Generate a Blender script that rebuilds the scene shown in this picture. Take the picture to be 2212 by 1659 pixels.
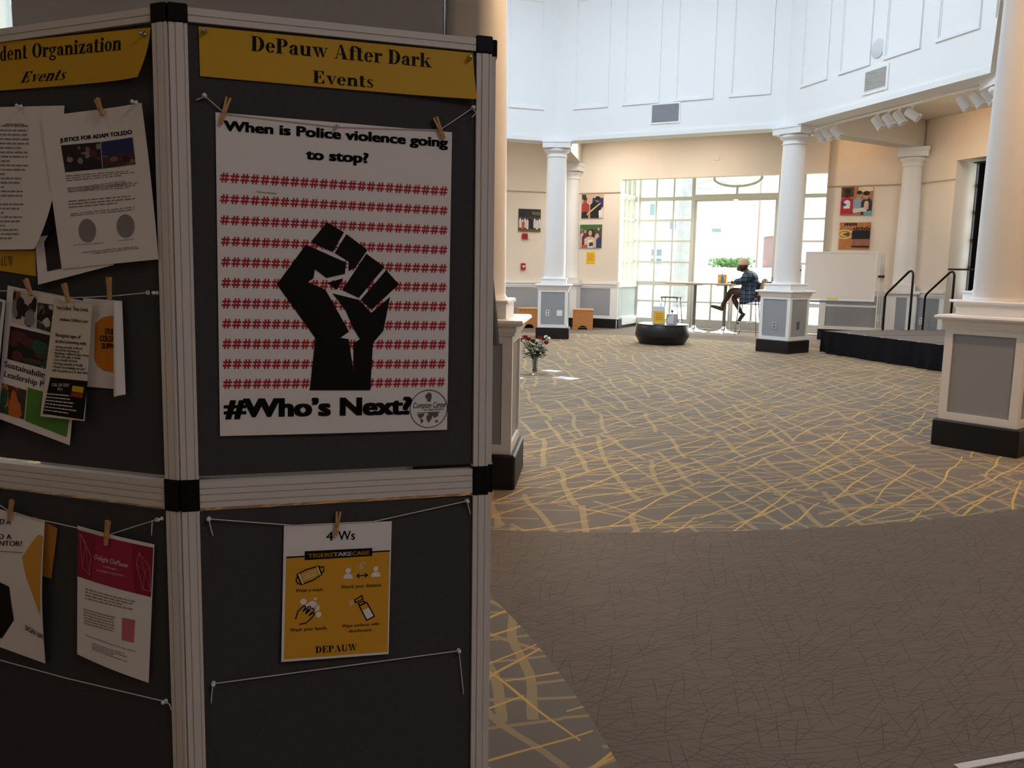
import bpy, bmesh, math, random
from math import sin, cos, pi, radians
from mathutils import Vector, Matrix
from mathutils.geometry import tessellate_polygon

for o in list(bpy.data.objects):
    bpy.data.objects.remove(o)
SC = bpy.context.scene
COL = SC.collection
random.seed(7)

# ---------------------------------------------------------------- camera
EYE = 1.30
F_PX, PITCH, ROLL = 1800.0, 0.1396, 0.0169
cam_d = bpy.data.cameras.new('camera')
cam_d.sensor_fit = 'HORIZONTAL'
cam_d.sensor_width = 36.0
cam_d.lens = F_PX / 2212.0 * 36.0
cam_d.clip_start = 0.05
cam_d.clip_end = 500
cam = bpy.data.objects.new('camera', cam_d)
COL.objects.link(cam)
fwd = Vector((0, cos(PITCH), -sin(PITCH)))
up0 = Vector((0, sin(PITCH), cos(PITCH)))
rt0 = Vector((1, 0, 0))
rt = cos(ROLL) * rt0 + sin(ROLL) * up0
up = cos(ROLL) * up0 - sin(ROLL) * rt0
M3 = Matrix((rt, up, -fwd)).transposed()
cam.matrix_world = Matrix.Translation((0, 0, EYE)) @ M3.to_4x4()
SC.camera = cam

# ---------------------------------------------------------------- view, sky, light
SC.view_settings.view_transform = 'Standard'
SC.view_settings.look = 'None'
SC.view_settings.gamma = 1.0
SC.view_settings.exposure = 0.0
SC.view_settings.use_curve_mapping = False
try:
    SC.cycles.max_bounces = 10
    SC.cycles.diffuse_bounces = 6
    SC.cycles.transparent_max_bounces = 16
    SC.cycles.caustics_reflective = False
    SC.cycles.caustics_refractive = False
    SC.cycles.sample_clamp_indirect = 6.0
    SC.cycles.use_denoising = True
except Exception:
    pass
world = bpy.data.worlds.new('overcast_sky')
SC.world = world
world.use_nodes = True
wn = world.node_tree.nodes
bg = wn.get('Background') or wn.new('ShaderNodeBackground')
bg.inputs['Color'].default_value = (0.86, 0.95, 1.05, 1)
bg.inputs['Strength'].default_value = 2.3


def light(name, kind, loc, energy, color, target=None, size=None, size_y=None, angle=None, blend=0.5, portal=False, radius=0.05):
    d = bpy.data.lights.new(name, kind)
    d.energy = energy
    d.color = color
    if kind == 'AREA':
        d.shape = 'RECTANGLE'
        d.size = size
        d.size_y = size_y or size
        if portal:
            d.cycles.is_portal = True
    else:
        d.shadow_soft_size = radius
    if kind == 'SPOT':
        d.spot_size = radians(angle)
        d.spot_blend = blend
    o = bpy.data.objects.new(name, d)
    COL.objects.link(o)
    o.location = loc
    if target is not None:
        o.rotation_euler = (Vector(target) - Vector(loc)).to_track_quat('-Z', 'Y').to_euler()
    return o


WARM = (1.0, 0.62, 0.32)
# daylight through the glazed roof of the atrium and through the far bay of windows (portals guide the sky's own light)
light('skylight_portal', 'AREA', (0.27, 10.31, 6.95), 1, (1, 1, 1), (0.27, 10.31, 0), 4.4, 4.4, portal=True)
light('bay_portal', 'AREA', (4.75, 18.4, 1.75), 1, (1, 1, 1), (4.75 - 0.465, 18.4 - 0.885, 1.75), 4.0, 3.1, portal=True)
light('skylight_fill', 'AREA', (0.27, 10.31, 6.93), 310, (0.76, 0.90, 1.10), (0.27, 10.31, 0), 3.3, 3.3)  # lamp added below the glazing to stand in for stronger sky light
sun = light('bay_fill_sun', 'SUN', (12, 30, 20), 16, (1.0, 0.97, 0.92), (12 - 0.465 * 10, 30 - 0.885 * 10, 20 - 6.0))  # soft sun added in place of a brighter overcast sky at the bay
sun.data.angle = radians(70)

# ---------------------------------------------------------------- materials
def lin(c):
    c = c / 255.0
    return c / 12.92 if c <= 0.04045 else ((c + 0.055) / 1.055) ** 2.4


def rgb(h):
    return (lin(int(h[0:2], 16)), lin(int(h[2:4], 16)), lin(int(h[4:6], 16)), 1.0)


_mats = {}


def mat(name, hexcol, rough=0.6, metal=0.0, spec=0.4, noise=0.0, nscale=40.0, bump=0.0, emit=0.0, trans=0.0):
    if name in _mats:
        return _mats[name]
    m = bpy.data.materials.new(name)
    m.use_nodes = True
    nt = m.node_tree
    b = nt.nodes['Principled BSDF']
    c = rgb(hexcol)
    b.inputs['Base Color'].default_value = c
    b.inputs['Roughness'].default_value = rough
    b.inputs['Metallic'].default_value = metal
    b.inputs['Specular IOR Level'].default_value = spec
    if trans:
        b.inputs['Transmission Weight'].default_value = trans
    if noise or bump:
        g = nt.nodes.new('ShaderNodeNewGeometry')
        n = nt.nodes.new('ShaderNodeTexNoise')
        n.inputs['Scale'].default_value = nscale
        n.inputs['Detail'].default_value = 4
        nt.links.new(g.outputs['Position'], n.inputs['Vector'])
        if noise:
            mx = nt.nodes.new('ShaderNodeMixRGB')
            mx.blend_type = 'MIX'
            mx.inputs['Color1'].default_value = tuple(x * (1 - noise) for x in c[:3]) + (1,)
            mx.inputs['Color2'].default_value = tuple(min(1, x * (1 + noise)) for x in c[:3]) + (1,)
            nt.links.new(n.outputs['Fac'], mx.inputs['Fac'])
            nt.links.new(mx.outputs['Color'], b.inputs['Base Color'])
        if bump:
            bp = nt.nodes.new('ShaderNodeBump')
            bp.inputs['Strength'].default_value = bump
            bp.inputs['Distance'].default_value = 0.002
            nt.links.new(n.outputs['Fac'], bp.inputs['Height'])
            nt.links.new(bp.outputs['Normal'], b.inputs['Normal'])
    _mats[name] = m
    return m


def glass_mat():
    m = bpy.data.materials.new('window_glass')
    m.use_nodes = True
    nt = m.node_tree
    nt.nodes.clear()
    out = nt.nodes.new('ShaderNodeOutputMaterial')
    tr = nt.nodes.new('ShaderNodeBsdfTransparent')
    tr.inputs['Color'].default_value = (0.93, 0.97, 0.96, 1)
    gl = nt.nodes.new('ShaderNodeBsdfGlossy')
    gl.inputs['Roughness'].default_value = 0.02
    mx = nt.nodes.new('ShaderNodeMixShader')
    mx.inputs['Fac'].default_value = 0.06
    nt.links.new(tr.outputs[0], mx.inputs[1])
    nt.links.new(gl.outputs[0], mx.inputs[2])
    nt.links.new(mx.outputs[0], out.inputs['Surface'])
    return m


WHITE = mat('white_trim_paint', 'ECECEC', 0.45)
LANT = mat('atrium_white_paint', 'EEF0F0', 0.6)
BEIGE = mat('beige_wall_paint', 'E6DACB', 0.75, noise=0.015, nscale=3)
CEIL = mat('ceiling_paint', 'CCC6BA', 0.85)
GREYP = mat('grey_wainscot_fabric', '989CA2', 0.85, noise=0.03, nscale=120)
BLACKB = mat('black_rubber_base', '101012', 0.5)
GLASS = glass_mat()
FRAMEM = mat('window_frame_paint', 'D8D8D2', 0.5)
BLACKM = mat('black_plastic', '0C0C0E', 0.45)
ALU = mat('brushed_aluminium', 'DAD6D0', 0.45, metal=0.0)
FELT = mat('charcoal_board_felt', '484747', 0.95, spec=0.1, noise=0.35, nscale=420, bump=0.5)
YELP = mat('yellow_paper', 'CFA31F', 0.6)
PAPER = mat('white_paper', 'EDEAE8', 0.7)
INK = mat('black_ink', '0B0909', 0.6, spec=0.2)
INKG = mat('grey_ink', '8A8581', 0.7)
RED = mat('red_ink', 'B3202E', 0.6)
WOODP = mat('pine_wood', 'C79A63', 0.6, noise=0.2, nscale=60)
STRING = mat('white_cotton_string', 'DCD8D4', 0.8)
STEEL = mat('bright_steel', 'C8C8CA', 0.25, metal=1.0)
CLEAR = mat('clear_plastic', 'E8EAEC', 0.12, spec=0.8)

# ---------------------------------------------------------------- geometry helpers
class Fr:
    """a local frame: origin and three axes"""
    def __init__(s, o, ex, ey, ez=(0, 0, 1)):
        s.o, s.ex, s.ey, s.ez = Vector(o), Vector(ex), Vector(ey), Vector(ez)

    def p(s, a, b=0.0, c=0.0):
        return s.o + a * s.ex + b * s.ey + c * s.ez


WORLD = Fr((0, 0, 0), (1, 0, 0), (0, 1, 0))


def turned(x, y, deg, z=0.0):
    a = radians(deg)
    return Fr((x, y, z), (cos(a), sin(a), 0), (-sin(a), cos(a), 0))


class MB:
    """collects shapes and links them as ONE mesh object"""
    def __init__(s, fr=WORLD):
        s.v, s.f, s.m, s.sm, s.fr = [], [], [], [], fr

    def add(s, verts, faces, mi=0, smooth=False, fr=None):
        fr = fr or s.fr
        n = len(s.v)
        s.v += [fr.p(*q) for q in verts]
        s.f += [tuple(i + n for i in f) for f in faces]
        s.m += [mi] * len(faces)
        s.sm += [smooth] * len(faces)
        return s

    def box(s, x0, x1, y0, y1, z0, z1, mi=0, fr=None):
        v = [(x, y, z) for z in (z0, z1) for y in (y0, y1) for x in (x0, x1)]
        return s.add(v, [(0, 2, 3, 1), (4, 5, 7, 6), (0, 1, 5, 4), (2, 6, 7, 3), (0, 4, 6, 2), (1, 3, 7, 5)], mi, fr=fr)

    def cbox(s, x0, x1, y0, y1, z0, z1, c, mi=0, fr=None):
        """box whose vertical and top edges are chamfered by c"""
        def ring(k, z):
            return [(x0 + k, y0, z), (x1 - k, y0, z), (x1, y0 + k, z), (x1, y1 - k, z), (x1 - k, y1, z), (x0 + k, y1, z), (x0, y1 - k, z), (x0, y0 + k, z)]
        def inn(z):
            return [(min(max(x, x0 + c), x1 - c), min(max(y, y0 + c), y1 - c), z) for x, y, _ in ring(c, z)]
        v = ring(c, z0) + ring(c, z1 - c) + inn(z1)
        f = [tuple(range(7, -1, -1)), tuple(range(16, 24))]
        for r in (0, 8):
            f += [(r + i, r + (i + 1) % 8, r + 8 + (i + 1) % 8, r + 8 + i) for i in range(8)]
        return s.add(v, f, mi, fr=fr)

    def prism(s, poly, z0, z1, mi=0, fr=None):
        """a plan polygon (x, y) drawn up from z0 to z1"""
        n = len(poly)
        v = [(x, y, z0) for x, y in poly] + [(x, y, z1) for x, y in poly]
        tri = tessellate_polygon([[Vector((x, y, 0)) for x, y in poly]])
        f = [tuple(t) for t in tri] + [tuple(i + n for i in t) for t in tri]
        f += [(i, (i + 1) % n, n + (i + 1) % n, n + i) for i in range(n)]
        return s.add(v, f, mi, fr=fr)

    def plate(s, poly, y0, y1, mi=0, fr=None):
        """an elevation polygon (x, z) given thickness from y0 to y1"""
        n = len(poly)
        v = [(x, y0, z) for x, z in poly] + [(x, y1, z) for x, z in poly]
        tri = tessellate_polygon([[Vector((x, z, 0)) for x, z in poly]])
        f = [tuple(t) for t in tri] + [tuple(i + n for i in t) for t in tri]
        f += [(i, (i + 1) % n, n + (i + 1) % n, n + i) for i in range(n)]
        return s.add(v, f, mi, fr=fr)

    def lathe(s, prof, n=32, mi=0, c=(0, 0), fr=None, smooth=True, closed=True):
        """profile of (radius, z)"""
        v, f = [], []
        for r, z in prof:
            v += [(c[0] + r * cos(2 * pi * i / n), c[1] + r * sin(2 * pi * i / n), z) for i in range(n)]
        for k in range(len(prof) - 1):
            f += [(k * n + i, k * n + (i + 1) % n, (k + 1) * n + (i + 1) % n, (k + 1) * n + i) for i in range(n)]
        s.add(v, f, mi, smooth, fr)
        if closed:
            for k in (0, len(prof) - 1):
                if prof[k][0] > 1e-5:
                    s.add(v[k * n:(k + 1) * n], [tuple(range(n))], mi, fr=fr)
        return s

    def tube(s, path, r, n=8, mi=0, fr=None, cap=True):
        fr = fr or s.fr
        P = [fr.p(*q) for q in path]
        rs = r if isinstance(r, (list, tuple)) else [r] * len(P)
        v, f = [], []
        ref = None
        for i, q in enumerate(P):
            t = (P[min(i + 1, len(P) - 1)] - P[max(i - 1, 0)])
            if t.length < 1e-9:
                t = Vector((0, 0, 1))
            t.normalize()
            if ref is None:
                ref = Vector((0, 0, 1)) if abs(t.z) < 0.9 else Vector((1, 0, 0))
            a = t.cross(ref)
            if a.length < 1e-6:
                a = t.orthogonal()
            a.normalize()
            b = a.cross(t).normalized()
            ref = b
            v += [q + rs[i] * (cos(2 * pi * j / n) * a + sin(2 * pi * j / n) * b) for j in range(n)]
        for k in range(len(P) - 1):
            f += [(k * n + j, k * n + (j + 1) % n, (k + 1) * n + (j + 1) % n, (k + 1) * n + j) for j in range(n)]
        if cap:
            f += [tuple(range(n)), tuple(range(len(v) - n, len(v)))]
        k0 = len(s.v)
        s.v += v
        s.f += [tuple(i + k0 for i in q) for q in f]
        s.m += [mi] * len(f)
        s.sm += [True] * (len(f) - (2 if cap else 0)) + [False] * (2 if cap else 0)
        return s

    def ball(s, c, r, n=12, mi=0, fr=None, sq=(1, 1, 1)):
        v, f = [], []
        m = max(4, n // 2)
        for i in range(m + 1):
            a = pi * i / m
            for j in range(n):
                b = 2 * pi * j / n
                v.append((c[0] + r * sq[0] * sin(a) * cos(b), c[1] + r * sq[1] * sin(a) * sin(b), c[2] + r * sq[2] * cos(a)))
        for i in range(m):
            f += [(i * n + j, i * n + (j + 1) % n, (i + 1) * n + (j + 1) % n, (i + 1) * n + j) for j in range(n)]
        return s.add(v, f, mi, True, fr)

    def build(s, name, mats, parent=None, base=None, props=None, bevel=0.0):
        if not isinstance(mats, (list, tuple)):
            mats = [mats]
        if parent is not None:
            off = world_loc(parent)
        else:
            lo = Vector((min(q.x for q in s.v), min(q.y for q in s.v), min(q.z for q in s.v)))
            hi = Vector((max(q.x for q in s.v), max(q.y for q in s.v), max(q.z for q in s.v)))
            off = Vector(base) if base else Vector(((lo.x + hi.x) / 2, (lo.y + hi.y) / 2, lo.z))
        me = bpy.data.meshes.new(name)
        me.from_pydata([tuple(q - off) for q in s.v], [], s.f)
        for m in mats:
            me.materials.append(m)
        me.polygons.foreach_set('material_index', s.m)
        me.polygons.foreach_set('use_smooth', s.sm)
        bm = bmesh.new()
        bm.from_mesh(me)
        bmesh.ops.recalc_face_normals(bm, faces=bm.faces)
        bm.to_mesh(me)
        bm.free()
        me.update()
        o = bpy.data.objects.new(name, me)
        COL.objects.link(o)
        if parent is not None:
            o.parent = parent
        else:
            o.location = off
        if bevel:
            md = o.modifiers.new('soft_edges', 'BEVEL')
            md.width = bevel
            md.segments = 2
            md.limit_method = 'ANGLE'
        return o


def world_loc(o):
    v = Vector(o.location)
    while o.parent:
        o = o.parent
        v += Vector(o.location)
    return v


def thing(name, label, cat, loc, group=None, kind=None):
    o = bpy.data.objects.new(name, None)
    o.empty_display_size = 0.1
    COL.objects.link(o)
    o.location = loc
    return tag(o, label, cat, group, kind)


def tag(o, label=None, cat=None, group=None, kind=None):
    if label:
        o['label'] = label
    if cat:
        o['category'] = cat
    if group:
        o['group'] = group
    if kind:
        o['kind'] = kind
    return o


def struct(o, label=None, cat=None):
    o['kind'] = 'structure'
    return tag(o, label, cat)


def cr(path, n=6):
    """a smooth run of points through the given ones"""
    P = [Vector(q) for q in path]
    out = []
    for i in range(len(P) - 1):
        a, b, c, d = P[max(i - 1, 0)], P[i], P[i + 1], P[min(i + 2, len(P) - 1)]
        for k in range(n):
            t = k / n
            out.append(tuple(0.5 * ((2 * b) + (c - a) * t + (2 * a - 5 * b + 4 * c - d) * t * t + (3 * b - a - 3 * c + d) * t ** 3)))
    out.append(tuple(P[-1]))
    return out


# ---------------------------------------------------------------- lettering
_tc = {}


def sans(body, bold=0.0):
    """flat triangles of a line of sans lettering: (verts, faces, width, cap height)"""
    key = (body, bold)
    if key in _tc:
        return _tc[key]
    cu = bpy.data.curves.new('lettering', 'FONT')
    cu.body = body
    cu.size = 1.0
    cu.resolution_u = 3
    ob = bpy.data.objects.new('lettering', cu)
    COL.objects.link(ob)
    dg = bpy.context.evaluated_depsgraph_get()
    me = bpy.data.meshes.new_from_object(ob.evaluated_get(dg))
    v = [(q.co.x, q.co.y) for q in me.vertices]
    f = [tuple(q.vertices) for q in me.polygons]
    bpy.data.objects.remove(ob)
    bpy.data.curves.remove(cu)
    bpy.data.meshes.remove(me)
    x0 = min([q[0] for q in v] or [0])
    x1 = max([q[0] for q in v] or [1])
    v = [(x - x0, y) for x, y in v]
    if bold:                                                        # heavier strokes: the same outlines laid a hair apart
        nx_, ny_ = (5, 3) if bold > .025 else (3, 1)
        v0, f0, v, f = v, f, [], []
        for i in range(nx_):
            for j in range(ny_):
                dx, dy = bold * 1.5 * (2 * i / (nx_ - 1) - 1), bold * .8 * (j - 1) * (ny_ > 1)
                n = len(v)
                v += [(x + dx, y + dy) for x, y in v0]
                f += [tuple(q + n for q in t) for t in f0]
    _tc[key] = (v, f, x1 - x0, 0.73)
    return _tc[key]


def ring2(cx, cy, rx, ry, ix, iy, a0=0, a1=360, n=22):
    v, f = [], []
    for i in range(n + 1):
        a = radians(a0 + (a1 - a0) * i / n)
        v += [(cx + rx * cos(a), cy + ry * sin(a)), (cx + ix * cos(a), cy + iy * sin(a))]
    for i in range(n):
        f.append((2 * i, 2 * i + 2, 2 * i + 3, 2 * i + 1))
    return v, f


def disc2(cx, cy, r, n=16):
    return [(cx + r * cos(2 * pi * i / n), cy + r * sin(2 * pi * i / n)) for i in range(n)], [tuple(range(n))]


def rect2(a, b, c, d):
    return [(a, b), (c, b), (c, d), (a, d)], [(0, 1, 2, 3)]


def poly2(*pts):
    t = tessellate_polygon([[Vector((x, y, 0)) for x, y in pts]])
    return list(pts), [tuple(q) for q in t]


h_ = 0.05
X_ = 0.68
FAT = {
 'D': (.80, [rect2(.08, 0, .30, 1), rect2(0, 0, .36, h_), rect2(0, 1 - h_, .36, 1), ring2(.34, .5, .42, .5, .19, .45, -90, 90)]),
 'P': (.72, [rect2(.08, 0, .30, 1), rect2(0, 0, .40, h_), rect2(0, 1 - h_, .36, 1), ring2(.34, .72, .34, .28, .13, .23, -90, 90)]),
 'A': (.86, [poly2((.10, 0), (.36, 1), (.40, 1), (.15, 0)), poly2((.34, 1), (.48, 1), (.80, 0), (.55, 0)), rect2(.2, .3, .62, .35), rect2(0, 0, .24, h_), rect2(.47, 0, .87, h_)]),
 'E': (.74, [rect2(.08, 0, .30, 1), rect2(0, 0, .34, h_), rect2(0, 1 - h_, .34, 1), rect2(.08, 1 - h_, .66, 1), poly2((.66, 1), (.66, .70), (.62, .70), (.50, .95)), rect2(.3, .49, .46, .54), poly2((.48, .36), (.48, .68), (.45, .68), (.38, .54), (.38, .49), (.45, .36)), rect2(.08, 0, .68, h_), poly2((.68, 0), (.68, .32), (.64, .32), (.50, .05))]),
 'O': (.80, [ring2(.39, .5, .39, .52, .16, .47)]),
 'U': (.80, [rect2(.08, .25, .28, 1), rect2(0, .95, .37, 1), ring2(.37, .27, .29, .29, .10, .23, 180, 360), rect2(.60, .27, .66, 1), rect2(.51, .95, .76, 1)]),
 'W': (1.14, [poly2((.05, 1), (.27, 1), (.46, 0), (.36, 0)), poly2((.38, 0), (.42, 0), (.60, 1), (.55, 1)), poly2((.45, 1), (.67, 1), (.86, 0), (.76, 0)), poly2((.78, 0), (.82, 0), (1.04, 1), (.99, 1)), rect2(0, .95, .36, 1), rect2(.42, .95, .72, 1), rect2(.92, .95, 1.12, 1)]),
 'a': (.58, [rect2(.30, .05, .50, .5), ring2(.29, .46, .21, .22, .03, .18, 0, 165), disc2(.12, .50, .085), ring2(.25, .19, .22, .20, .06, .16, 50, 300), rect2(.46, 0, .58, h_), rect2(.34, 0, .5, .1)]),
 'd': (.64, [ring2(.27, .33, .26, .35, .08, .30, 50, 310), rect2(.34, 0, .54, 1), rect2(.25, .95, .54, 1), rect2(.5, 0, .63, h_)]),
 'e': (.57, [ring2(.28, .33, .27, .35, .09, .30, 0, 325), rect2(.1, .34, .53, .39)]),
 'f': (.44, [rect2(.1, 0, .30, .84), rect2(.02, 0, .40, h_), rect2(0, .63, .42, .68), ring2(.35, .80, .25, .21, .05, .16, 30, 180), disc2(.53, .87, .09)]),
 'g': (.60, [ring2(.26, .45, .25, .23, .08, .18), ring2(.28, -.12, .28, .17, .15, .09), poly2((.08, .10), (.20, .24), (.26, .20), (.20, .08), (.44, .04), (.30, -.01)), disc2(.53, .62, .075), rect2(.40, .58, .52, .63)]),
 'i': (.36, [rect2(.07, 0, .27, .68), rect2(0, .63, .27, .68), rect2(0, 0, .35, h_), disc2(.17, .87, .12)]),
 'k': (.74, [rect2(.07, 0, .27, 1), rect2(0, .95, .27, 1), rect2(0, 0, .35, h_), poly2((.27, .27), (.27, .34), (.52, .66), (.57, .66)), poly2((.31, .40), (.43, .49), (.73, 0), (.50, 0)), rect2(.42, .63, .68, .68), rect2(.43, 0, .79, h_)]),
 'n': (.72, [rect2(.07, 0, .27, .68), rect2(0, .63, .27, .68), rect2(0, 0, .34, h_), ring2(.41, .44, .23, .25, .03, .18, 0, 160), rect2(.44, 0, .64, .46), rect2(.37, 0, .71, h_)]),
 'o': (.56, [ring2(.27, .34, .27, .36, .09, .31)]),
 'r': (.52, [rect2(.07, 0, .27, .68), rect2(0, .63, .27, .68), rect2(0, 0, .37, h_), disc2(.43, .57, .10), ring2(.40, .45, .15, .23, .11, .18, 60, 180)]),
 's': (.46, [ring2(.22, .50, .18, .19, .09, .14, 20, 230), ring2(.22, .18, .20, .19, .11, .14, -160, 50), poly2((.05, .55), (.08, .42), (.36, .10), (.42, .17), (.38, .28), (.12, .60))]),
 't': (.44, [rect2(.08, .1, .28, .90), rect2(0, .63, .40, .68), ring2(.28, .16, .20, .17, .02, .12, 180, 330), rect2(.08, .05, .28, .2)]),
 'u': (.72, [rect2(.07, .14, .27, .68), rect2(0, .63, .27, .68), ring2(.30, .20, .23, .21, .03, .14, 180, 330), rect2(.44, 0, .64, .68), rect2(.37, .63, .64, .68), rect2(.60, 0, .71, h_)]),
 'v': (.66, [poly2((.06, .68), (.29, .68), (.42, 0), (.32, 0)), poly2((.33, 0), (.38, 0), (.60, .68), (.55, .68)), rect2(0, .63, .36, .68), rect2(.46, .63, .68, .68)]),
 'w': (.94, [poly2((.05, .68), (.26, .68), (.40, 0), (.31, 0)), poly2((.32, 0), (.36, 0), (.51, .68), (.46, .68)), poly2((.37, .68), (.58, .68), (.72, 0), (.63, 0)), poly2((.64, 0), (.68, 0), (.87, .68), (.82, .68)), rect2(0, .63, .32, .68), rect2(.36, .63, .62, .68), rect2(.75, .63, .95, .68)]),
 'z': (.54, [rect2(.02, .62, .5, .68), rect2(.02, 0, .52, .06), poly2((.27, .64), (.50, .64), (.25, .04), (.02, .04)), poly2((.02, .68), (.02, .46), (.06, .46), (.14, .62)), poly2((.52, 0), (.52, .24), (.48, .24), (.38, .06))]),
 ' ': (.30, []),
}


def fat(body, slant=0.0, gap=0.03):
    """a line of high-contrast serif lettering"""
    V, Fc, x = [], [], 0.0
    for ch in body:
        adv, parts = FAT[ch]
        for v, f in parts:
            n = len(V)
            V += [(x + a + slant * b, b) for a, b in v]
            Fc += [tuple(i + n for i in q) for q in f]
        x += adv + gap
    return V, Fc, x - gap, 1.0

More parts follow.
